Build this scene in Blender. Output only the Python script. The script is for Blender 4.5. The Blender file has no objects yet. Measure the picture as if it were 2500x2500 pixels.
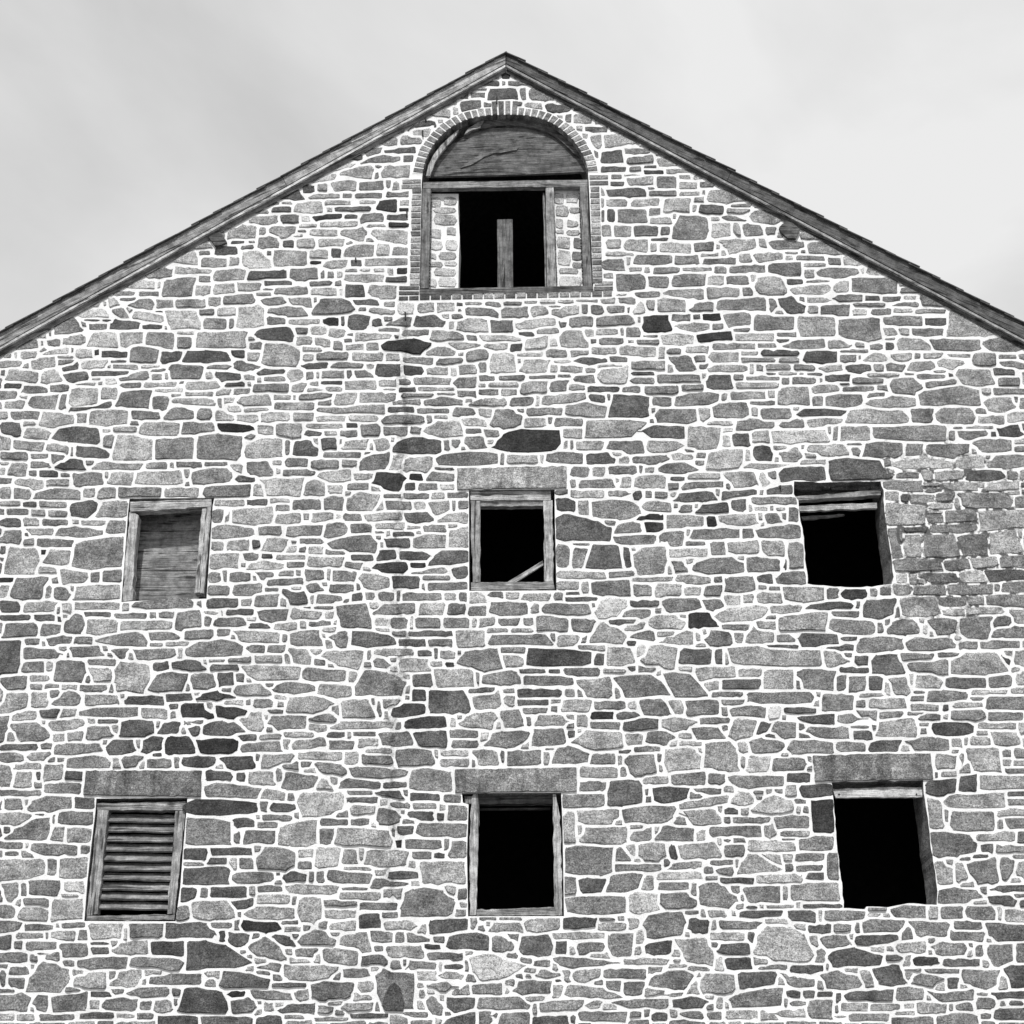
import bpy, bmesh, math, random
import numpy as np
from mathutils import Vector, Matrix
from mathutils.geometry import tessellate_polygon
random.seed(7); rng = np.random.default_rng(7)
R = math.radians
S = bpy.context.scene
COL = S.collection

# ------------------------------------------------------------------ camera
FPX = 3575.0                       # focal length in pixels of a 2500 px wide picture
CAM = Vector((0.0, -15.5, 1.6))
CAMROT = Matrix.Rotation(R(90 + 25.86), 3, 'X') @ Matrix.Rotation(R(-0.62), 3, 'Z')
cam_d = bpy.data.cameras.new('camera'); cam = bpy.data.objects.new('camera', cam_d); COL.objects.link(cam)
cam_d.sensor_width = 36.0; cam_d.lens = 36.0 * FPX / 2500.0
cam_d.clip_end = 2000.0
cam.matrix_world = Matrix.Translation(CAM) @ CAMROT.to_4x4()
S.camera = cam

# ------------------------------------------------------------------ light
SUN_EL, SUN_AZ = 52.0, -7.0        # degrees; azimuth from the wall's normal, negative = from the left
S.world = bpy.data.worlds.new('World'); S.world.use_nodes = True
wn = S.world.node_tree; wl = wn.links
for n in list(wn.nodes): wn.nodes.remove(n)
def wnode(t, **k):
    n = wn.nodes.new(t)
    for a, v in k.items(): setattr(n, a, v)
    return n
sky = wnode('ShaderNodeTexSky', sky_type='NISHITA', sun_disc=False)
sky.sun_elevation = R(SUN_EL); sky.sun_rotation = R(180 + SUN_AZ); sky.dust_density = 3.0
bw = wnode('ShaderNodeRGBToBW'); wl.new(sky.outputs[0], bw.inputs[0])
tc = wnode('ShaderNodeTexCoord'); mp = wnode('ShaderNodeMapping')
wl.new(tc.outputs['Generated'], mp.inputs[0]); mp.inputs['Scale'].default_value = (1.0, 1.0, 1.7); mp.inputs['Location'].default_value = (2.1, 0.7, 0.5)
mp.inputs['Rotation'].default_value = (0.0, R(25), 0.0)
nz = wnode('ShaderNodeTexNoise'); nz.inputs['Scale'].default_value = 1.9; nz.inputs['Detail'].default_value = 7.0
nz.inputs['Roughness'].default_value = 0.5; nz.inputs['Distortion'].default_value = 0.5
wl.new(mp.outputs[0], nz.inputs[0])
cr = wnode('ShaderNodeMapRange'); wl.new(nz.outputs[0], cr.inputs[0])
cr.inputs[1].default_value = 0.36; cr.inputs[2].default_value = 0.64; cr.inputs[3].default_value = 6.3; cr.inputs[4].default_value = 9.5
mx = wnode('ShaderNodeMix', data_type='FLOAT'); mx.inputs[0].default_value = 0.86
wl.new(bw.outputs[0], mx.inputs[2]); wl.new(cr.outputs[0], mx.inputs[3])
bg = wnode('ShaderNodeBackground'); bg.inputs[1].default_value = 0.1
wl.new(mx.outputs[0], bg.inputs[0])
wo = wnode('ShaderNodeOutputWorld'); wl.new(bg.outputs[0], wo.inputs[0])
sun_d = bpy.data.lights.new('sun', 'SUN'); sun_d.energy = 3.7; sun_d.angle = R(0.6); sun_d.color = (1.0, 0.995, 0.985)
sun = bpy.data.objects.new('sun', sun_d); COL.objects.link(sun)
sd = Vector((math.sin(R(SUN_AZ)) * math.cos(R(SUN_EL)), -math.cos(R(SUN_AZ)) * math.cos(R(SUN_EL)), math.sin(R(SUN_EL))))
sun.rotation_euler = sd.to_track_quat('Z', 'Y').to_euler(); sun.location = sd * 60
S.view_settings.view_transform = 'Standard'; S.view_settings.look = 'None'
S.view_settings.gamma = 1.0; S.view_settings.exposure = 0.0; S.view_settings.use_curve_mapping = False

# ------------------------------------------------------------------ helpers
def P(px, py, y=0.0):
    """the place on the plane Y = y that a ray through picture point (px, py) meets"""
    d = CAMROT @ Vector(((px - 1250.0) / FPX, -(py - 1250.0) / FPX, -1.0))
    t = (y - CAM.y) / d.y
    return CAM + d * t
def link(name, me, m, parent=None):
    o = bpy.data.objects.new(name, me); COL.objects.link(o)
    if m: me.materials.append(m)
    if parent: o.parent = parent
    return o
def mesh(name, v, f, tones=None):
    me = bpy.data.meshes.new(name); me.from_pydata([tuple(q) for q in v], [], f); me.validate(); me.update()
    if tones is not None:
        a = me.attributes.new('tone', 'FLOAT', 'FACE')
        a.data.foreach_set('value', np.asarray(tones if hasattr(tones, '__len__') else [tones] * len(f), dtype=np.float32)[:len(me.polygons)])
    return me
def tag(o, **k):
    for a, v in k.items(): o[a] = v
def Zm(ox, oy, k):
    return lambda pts: [(ox + x * k, oy + y * k) for x, y in pts]
def resample(pts, step, jit=0.0, closed=True):
    out = []
    n = len(pts)
    for i in range(n if closed else n - 1):
        a = np.array(pts[i], float); b = np.array(pts[(i + 1) % n], float)
        k = max(1, int(round(np.linalg.norm(b - a) / step)))
        for j in range(k):
            q = a + (b - a) * j / k
            if j and jit: q = q + rng.normal(0, jit, 2)
            out.append((q[0], q[1]))
    return out
def prism(name, px, y0, y1, m, parent, step=None, jit=0.0, tone=None, bev=0.0):
    """a solid whose front outline is a picture-traced outline set at depth y0, reaching back to depth y1"""
    if step: px = resample(px, step, jit)
    ar = sum(px[i][0] * px[(i + 1) % len(px)][1] - px[(i + 1) % len(px)][0] * px[i][1] for i in range(len(px)))
    if ar > 0: px = px[::-1]
    fr = [P(x, y, y0) for x, y in px]
    n = len(fr); v = []; f = []
    if bev:
        c = sum(fr, Vector()) / n
        inner = [q + (c - q).normalized() * bev for q in fr]
        v += [Vector((q.x, y0, q.z)) for q in inner]
        v += [Vector((q.x, y0 + bev, q.z)) for q in fr]
        v += [Vector((q.x, y1, q.z)) for q in fr]
        f.append(list(range(n)))
        for r in (0, 1):
            for i in range(n): f.append([r * n + i, (r + 1) * n + i, (r + 1) * n + (i + 1) % n, r * n + (i + 1) % n])
        f.append(list(range(3 * n - 1, 2 * n - 1, -1)))
    else:
        v += fr; v += [Vector((q.x, y1, q.z)) for q in fr]
        f.append(list(range(n)))
        for i in range(n): f.append([i, n + i, n + (i + 1) % n, (i + 1) % n])
        f.append(list(range(2 * n - 1, n - 1, -1)))
    return link(name, mesh(name, v, f, tone), m, parent)
def box(name, x0, x1, y0, y1, z0, z1, m, parent=None):
    v = [(x, y, z) for x in (x0, x1) for y in (y0, y1) for z in (z0, z1)]
    f = [(0, 1, 3, 2), (4, 6, 7, 5), (0, 4, 5, 1), (2, 3, 7, 6), (0, 2, 6, 4), (1, 5, 7, 3)]
    return link(name, mesh(name, v, f), m, parent)

# ------------------------------------------------------------------ materials
def mat(name):
    m = bpy.data.materials.new(name); m.use_nodes = True
    t = m.node_tree; b = t.nodes['Principled BSDF']; b.inputs['Roughness'].default_value = 0.9
    b.inputs['Specular IOR Level'].default_value = 0.25
    def N(ty, **k):
        n = t.nodes.new(ty)
        for a, v in k.items():
            if a in ('inp',):
                for i, x in v.items(): n.inputs[i].default_value = x
            else: setattr(n, a, v)
        return n
    return m, t, b, N, t.links.new
def noise(N, L, vec, scale, detail=4.0, rough=0.6, lo=0.0, hi=1.0, a=0.3, b=0.7, dist=0.0):
    n = N('ShaderNodeTexNoise', inp={'Scale': scale, 'Detail': detail, 'Roughness': rough, 'Distortion': dist})
    L(vec, n.inputs['Vector'])
    r = N('ShaderNodeMapRange', inp={1: a, 2: b, 3: lo, 4: hi}); L(n.outputs[0], r.inputs[0])
    return r.outputs[0]
def mul(N, L, a, b, op='MULTIPLY'):
    n = N('ShaderNodeMath', operation=op)
    for i, x in enumerate((a, b)):
        if isinstance(x, (int, float)): n.inputs[i].default_value = x
        else: L(x, n.inputs[i])
    return n.outputs[0]
def streak(N, L, pos, amt=0.6):
    """dark seepage stain that runs down the wall left of the middle windows"""
    sp = N('ShaderNodeSeparateXYZ'); L(pos, sp.inputs[0])
    top, bot = P(985, 700), P(968, 2260)
    wob = noise(N, L, pos, 2.2, 6.0, 0.7, -0.16, 0.16)
    x = mul(N, L, mul(N, L, sp.outputs[0], -(P(972, 1480).x), 'ADD'), wob, 'ADD')
    ab = N('ShaderNodeMath', operation='ABSOLUTE'); L(x, ab.inputs[0])
    a = N('ShaderNodeMapRange', inp={1: 0.015, 2: 0.075, 3: 1.0, 4: 0.0}); L(ab.outputs[0], a.inputs[0])
    b = N('ShaderNodeMapRange', inp={1: bot.z, 2: bot.z + .5, 3: 0.0, 4: 1.0}); L(sp.outputs[2], b.inputs[0])
    c = N('ShaderNodeMapRange', inp={1: top.z - .3, 2: top.z, 3: 1.0, 4: 0.0}); L(sp.outputs[2], c.inputs[0])
    k = noise(N, L, pos, 6.0, 5.0, 0.7, 0.0, amt, 0.42, 0.56)
    m = mul(N, L, mul(N, L, a.outputs[0], b.outputs[0]), mul(N, L, c.outputs[0], k))
    return mul(N, L, 1.0, m, 'SUBTRACT')
def stone_mat(name, gain=1.0, fixed=None, drip=False):
    m, t, b, N, L = mat(name)
    g = N('ShaderNodeNewGeometry'); pos = g.outputs['Position']
    if fixed is None:
        at = N('ShaderNodeAttribute', attribute_name='tone'); base = mul(N, L, at.outputs['Fac'], 2.2, 'POWER')
    else:
        v = N('ShaderNodeValue'); v.outputs[0].default_value = fixed; base = v.outputs[0]
    base = mul(N, L, base, gain)
    big = noise(N, L, pos, 4.0, 6.0, 0.62, 0.55, 1.42, 0.34, 0.64)
    mid = noise(N, L, pos, 20.0, 5.0, 0.65, 0.72, 1.28)
    mpn = N('ShaderNodeMapping'); mpn.inputs['Scale'].default_value = (6, 6, 46); L(pos, mpn.inputs[0])
    lay = noise(N, L, mpn.outputs[0], 1.0, 5.0, 0.6, 0.80, 1.18, dist=0.6)
    gr = mul(N, L, noise(N, L, pos, 62.0, 2.0, 0.8, 0.40, 1.55, 0.32, 0.68), noise(N, L, pos, 150.0, 1.0, 0.5, 0.55, 1.45, 0.32, 0.68))
    c = base
    for q in (big, mid, lay, gr): c = mul(N, L, c, q)
    # sparse dark pits and pale flecks of the stone itself
    vo = N('ShaderNodeTexVoronoi', inp={'Scale': 30.0, 'Randomness': 1.0}); L(pos, vo.inputs['Vector'])
    pit = N('ShaderNodeMapRange', inp={1: 0.05, 2: 0.16, 3: 0.62, 4: 1.0}); L(vo.outputs['Distance'], pit.inputs[0])
    c = mul(N, L, c, pit.outputs[0])
    if drip:
        dm = N('ShaderNodeMapping'); dm.inputs['Scale'].default_value = (7, 7, 0.9); L(pos, dm.inputs[0])
        c = mul(N, L, c, noise(N, L, dm.outputs[0], 1.0, 4.0, 0.6, 0.55, 1.25, 0.36, 0.62))
    elif fixed is None: c = mul(N, L, c, streak(N, L, pos, 0.42))
    c = mul(N, L, c, 0.72, 'MINIMUM')
    L(c, b.inputs['Base Color'])
    h = mul(N, L, mul(N, L, noise(N, L, pos, 16.0, 8.0, 0.65), 1.0), mul(N, L, lay, 0.5), 'ADD')
    bp = N('ShaderNodeBump', inp={'Strength': 0.55, 'Distance': 0.02}); L(h, bp.inputs['Height']); L(bp.outputs[0], b.inputs['Normal'])
    return m
def mortar_mat():
    m, t, b, N, L = mat('lime_mortar')
    g = N('ShaderNodeNewGeometry'); pos = g.outputs['Position']
    c = noise(N, L, pos, 5.0, 6.0, 0.65, 0.76, 0.93, 0.34, 0.56)
    c = mul(N, L, c, noise(N, L, pos, 70.0, 2.0, 0.7, 0.82, 1.08))
    # patch of washed-out pointing (upper right window), shade of its hollow joints painted in
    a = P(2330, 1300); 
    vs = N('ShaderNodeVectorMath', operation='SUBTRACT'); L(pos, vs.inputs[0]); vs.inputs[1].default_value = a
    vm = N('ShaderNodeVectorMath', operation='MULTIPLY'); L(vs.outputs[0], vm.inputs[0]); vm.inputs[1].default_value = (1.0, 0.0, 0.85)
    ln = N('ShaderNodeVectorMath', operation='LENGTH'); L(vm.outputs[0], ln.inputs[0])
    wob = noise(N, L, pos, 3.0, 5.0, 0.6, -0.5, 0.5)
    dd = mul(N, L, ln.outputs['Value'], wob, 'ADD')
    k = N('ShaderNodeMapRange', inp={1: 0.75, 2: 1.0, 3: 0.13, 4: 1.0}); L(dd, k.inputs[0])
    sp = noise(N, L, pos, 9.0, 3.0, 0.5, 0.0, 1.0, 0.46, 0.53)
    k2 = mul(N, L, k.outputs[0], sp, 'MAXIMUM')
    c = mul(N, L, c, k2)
    c = mul(N, L, c, streak(N, L, pos))
    L(c, b.inputs['Base Color'])
    bp = N('ShaderNodeBump', inp={'Strength': 0.3, 'Distance': 0.01}); L(noise(N, L, pos, 60.0, 4.0, 0.7), bp.inputs['Height']); L(bp.outputs[0], b.inputs['Normal'])
    return m
def wood_mat(name, albedo, angle=0.0, contrast=1.0):
    """weathered timber; angle = direction of the grain in the wall's plane, degrees from level"""
    m, t, b, N, L = mat(name)
    g = N('ShaderNodeNewGeometry'); pos = g.outputs['Position']
    r = N('ShaderNodeMapping'); r.inputs['Rotation'].default_value = (0, R(angle), 0); L(pos, r.inputs[0])
    s = N('ShaderNodeMapping'); s.inputs['Scale'].default_value = (2.0, 30.0, 42.0); L(r.outputs[0], s.inputs[0])
    gr = noise(N, L, s.outputs[0], 1.0, 6.0, 0.7, 1 - 0.65 * contrast, 1 + 0.55 * contrast, 0.3, 0.7, 0.5)
    s2 = N('ShaderNodeMapping'); s2.inputs['Scale'].default_value = (5.0, 60.0, 130.0); L(r.outputs[0], s2.inputs[0])
    fi = noise(N, L, s2.outputs[0], 1.0, 3.0, 0.6, 0.72, 1.28)
    bl = noise(N, L, pos, 3.2, 5.0, 0.6, 0.75, 1.25)
    gn = noise(N, L, pos, 110.0, 2.0, 0.8, 0.7, 1.3)
    c = mul(N, L, mul(N, L, mul(N, L, mul(N, L, gr, albedo), fi), bl), gn)
    s3 = N('ShaderNodeMapping'); s3.inputs['Scale'].default_value = (1.6, 20.0, 22.0); L(r.outputs[0], s3.inputs[0])
    ck = noise(N, L, s3.outputs[0], 1.0, 5.0, 0.55, 0.25, 1.0, 0.36, 0.43, 0.8)
    c = mul(N, L, c, ck)
    s4 = N('ShaderNodeMapping'); s4.inputs['Scale'].default_value = (2.6, 9.0, 7.0); L(r.outputs[0], s4.inputs[0])
    kv = N('ShaderNodeTexVoronoi', inp={'Scale': 1.0, 'Randomness': 1.0}); L(s4.outputs[0], kv.inputs['Vector'])
    kn = N('ShaderNodeMapRange', inp={1: 0.07, 2: 0.17, 3: 0.35, 4: 1.0}); L(kv.outputs['Distance'], kn.inputs[0])
    c = mul(N, L, c, kn.outputs[0])
    c = mul(N, L, c, noise(N, L, pos, 9.0, 4.0, 0.7, 0.62, 1.3, 0.36, 0.62))
    c = mul(N, L, c, 0.75, 'MINIMUM')
    L(c, b.inputs['Base Color'])
    bp = N('ShaderNodeBump', inp={'Strength': 0.6, 'Distance': 0.015}); L(mul(N, L, gr, fi), bp.inputs['Height']); L(bp.outputs[0], b.inputs['Normal'])
    return m
def plain_mat(name, albedo, scale=6.0, var=0.3):
    m, t, b, N, L = mat(name)
    g = N('ShaderNodeNewGeometry')
    L(mul(N, L, noise(N, L, g.outputs['Position'], scale, 6.0, 0.65, 1 - var, 1 + var), albedo), b.inputs['Base Color'])
    return m
M_STONE = stone_mat('fieldstone', 1.5)
M_LINTEL = stone_mat('lintel_stone', 1.05, drip=True)
M_REVEAL = stone_mat('reveal_stone', fixed=0.20)
M_BRICK = stone_mat('brick_clay', 1.2)
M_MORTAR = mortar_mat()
M_H = wood_mat('weathered_wood_level', 0.30, 0)
M_HL = wood_mat('pale_board_wood', 0.62, 0, 0.6)
M_HD = wood_mat('dark_wood_level', 0.12, 0)
M_PANEL = wood_mat('shutter_panel_wood', 0.27, 0, 0.8)
M_V = wood_mat('weathered_wood_upright', 0.34, 90)
M_VL = wood_mat('pale_wood_upright', 0.46, 90)
M_POST = wood_mat('post_wood', 0.17, 90)
M_VA = wood_mat('attic_jamb_wood', 0.23, 90)
M_SILL = wood_mat('sill_wood', 0.15, 0)
M_HP = wood_mat('pale_wood_level', 0.46, 0)
M_DIAG = wood_mat('strip_wood', 0.36, 31)
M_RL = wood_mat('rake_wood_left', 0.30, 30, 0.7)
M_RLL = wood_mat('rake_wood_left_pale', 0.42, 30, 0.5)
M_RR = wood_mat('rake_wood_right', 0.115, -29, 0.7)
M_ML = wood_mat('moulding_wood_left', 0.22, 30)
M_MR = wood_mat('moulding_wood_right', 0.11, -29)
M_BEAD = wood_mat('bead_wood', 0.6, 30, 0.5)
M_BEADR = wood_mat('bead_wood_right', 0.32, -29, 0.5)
M_SHINGLE = plain_mat('old_shingle', 0.085, 14.0, 0.5)
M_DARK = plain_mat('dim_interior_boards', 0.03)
M_BACK = stone_mat('plain_rubble_wall', fixed=0.25)
M_IRON = plain_mat('rusty_iron', 0.03)
M_GROUND = plain_mat('worn_grass_ground', 0.16, 0.8, 0.4)

# ------------------------------------------------------------------ wall outline and openings (picture-traced, on the wall plane)
z_at = Zm(950, 80, 0.36232)
ARCH = z_at([(225, 950), (240, 880), (262, 820), (300, 755), (345, 700), (400, 650), (460, 615), (520, 588), (585, 570), (650, 560), (720, 555), (790, 553), (860, 554), (925, 559), (990, 570), (1050, 588), (1112, 618), (1170, 658), (1225, 708), (1270, 765), (1305, 820), (1330, 880), (1340, 940)])
H_ATTIC = ARCH + z_at([(1345, 1000), (1376, 1738), (204, 1762), (220, 1000)])
z_ul = Zm(250, 1150, 0.18116); z_uc = Zm(1100, 1120, 0.18116); z_ur = Zm(1880, 1110, 0.18634)
z_ll = Zm(180, 1850, 0.23287); z_lc = Zm(1080, 1850, 0.23287); z_lr = Zm(1960, 1820, 0.23285)
H_UL = z_ul([(375, 372), (1500, 360), (1478, 470), (1395, 1720), (380, 1755), (265, 1765), (355, 540)])
H_UC = z_uc([(262, 425), (1388, 412), (1390, 700), (1415, 1775), (265, 1780)])
H_UR = z_ur([(315, 350), (720, 365), (1450, 350), (1490, 470), (1495, 660), (1510, 820), (1535, 1000), (1560, 1150), (1590, 1330), (1600, 1450), (1620, 1600), (1590, 1700), (1470, 1708), (1200, 1738), (850, 1730), (560, 1705), (492, 1690), (490, 1560), (470, 1450), (445, 1150), (425, 960), (400, 880), (378, 700), (372, 600), (312, 520)])
H_LL = z_ll([(245, 428), (1185, 420), (1170, 600), (1140, 950), (1110, 1350), (1060, 1715), (118, 1712), (150, 1300), (200, 850), (235, 560)])
H_LC = z_lc([(215, 372), (1235, 368), (1250, 700), (1265, 1660), (280, 1662), (268, 1000), (285, 490), (225, 470)])
H_LR = z_lr([(302, 385), (1262, 362), (1264, 440), (1290, 640), (1325, 880), (1360, 1150), (1395, 1400), (1412, 1530), (1404, 1672), (1290, 1668), (1100, 1655), (960, 1682), (880, 1698), (790, 1690), (665, 1690), (650, 1718), (428, 1705), (415, 1500), (400, 1400), (380, 1200), (358, 1050), (350, 905), (330, 700), (320, 560)])
def widen(h, g):
    c = np.mean(np.array(h), 0)
    return [(x + g * (1 if x > c[0] else -1), y) for x, y in h]
H_UL, H_UC, H_LL, H_LC = widen(H_UL, 1.5), widen(H_UC, 2.6), widen(H_LL, 1.8), widen(H_LC, 2.4)
HOLES = [H_ATTIC, H_UL, H_UC, H_UR, H_LL, H_LC, H_LR]
LINTELS = [([(1116, 1143), (1250, 1139), (1383, 1138), (1383, 1190), (1116, 1193)], .60),
           ([(209, 1881), (492, 1881), (490, 1944), (203, 1940)], .43),
           ([(1111, 1878), (1407, 1873), (1408, 1931), (1111, 1934)], .52),
           ([(1985, 1844), (2130, 1840), (2272, 1839), (2279, 1901), (1990, 1907)], .46)]
# roof edge lines in the picture
YF = -0.075                                     # front of the rake boards
def lerp(a, b, t): return (a[0] + (b[0] - a[0]) * t, a[1] + (b[1] - a[1]) * t)
def line_at(a, b, x): return (x, a[1] + (b[1] - a[1]) * (x - a[0]) / (b[0] - a[0]))
TOPL = ((1235, 122), (0, 809)); TOPR = ((1235, 122), (2500, 788))
FBL = ((1235, 154), (0, 844)); FBR = ((1235, 154), (2500, 826))
MBL = ((1235, 177), (0, 871)); MBR = ((1235, 177), (2500, 850))
XL, XR = -330.0, 2840.0

# ------------------------------------------------------------------ the building
mill = bpy.data.objects.new('stone_mill', None); COL.objects.link(mill)
mill.location = (0, 0, 0)
tag(mill, label='tall abandoned fieldstone mill with white joints, peaked gable and gaping black windows', category='building')

EAVL = P(*line_at(*TOPL, XL), YF); EAVR = P(*line_at(*TOPR, XR), YF); RIDGE = P(1235, 128, YF)
HALF_L, HALF_R = EAVL.x + 0.35, EAVR.x - 0.35
def roof_z(x):
    if x < RIDGE.x: return EAVL.z + (RIDGE.z - EAVL.z) * (x - EAVL.x) / (RIDGE.x - EAVL.x)
    return EAVR.z + (RIDGE.z - EAVR.z) * (x - EAVR.x) / (RIDGE.x - EAVR.x)
WT = 0.46                                      # wall thickness
DEPTH = 12.0
def gable_wall():
    loops = [[(HALF_L, 0.0), (HALF_R, 0.0), (HALF_R, roof_z(HALF_R) - .2), (RIDGE.x, roof_z(RIDGE.x) - .2), (HALF_L, roof_z(HALF_L) - .2)]]
    for i, h in enumerate(HOLES):
        pts = resample(h, 14, 0.9 if i in (3, 6) else 0.0)
        loops.append([(P(x, y).x, P(x, y).z) for x, y in pts])
    flat = [q for l in loops for q in l]
    tris = tessellate_polygon([[Vector((x, z, 0)) for x, z in l] for l in loops])
    n = len(flat)
    v = [(x, 0.0, z) for x, z in flat] + [(x, WT, z) for x, z in flat]
    f = []
    for a, b, c in tris:
        A, B, C = flat[a], flat[b], flat[c]
        s = (B[0] - A[0]) * (C[1] - A[1]) - (B[1] - A[1]) * (C[0] - A[0])
        if s < 0: b, c = c, b
        f.append((a, b, c)); f.append((n + a, n + c, n + b))
    nf = len(f)
    k = 0
    for li, l in enumerate(loops):
        m = len(l)
        ar = sum(l[i][0] * l[(i + 1) % m][1] - l[(i + 1) % m][0] * l[i][1] for i in range(m))
        for i in range(m):
            a, b = k + i, k + (i + 1) % m
            if (ar > 0) == (li == 0): q = (a, n + a, n + b, b)
            else: q = (a, b, n + b, n + a)
            f.append(q if li == 0 else q)
        k += m
    me = mesh('gable_wall', v, f)
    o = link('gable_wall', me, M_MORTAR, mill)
    me.materials.append(M_REVEAL)
    for p in me.polygons:
        if p.index >= nf: p.material_index = 1
    bm = bmesh.new(); bm.from_mesh(me); bmesh.ops.recalc_face_normals(bm, faces=bm.faces); bm.to_mesh(me); bm.free()
    return o
wall = gable_wall()

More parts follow.
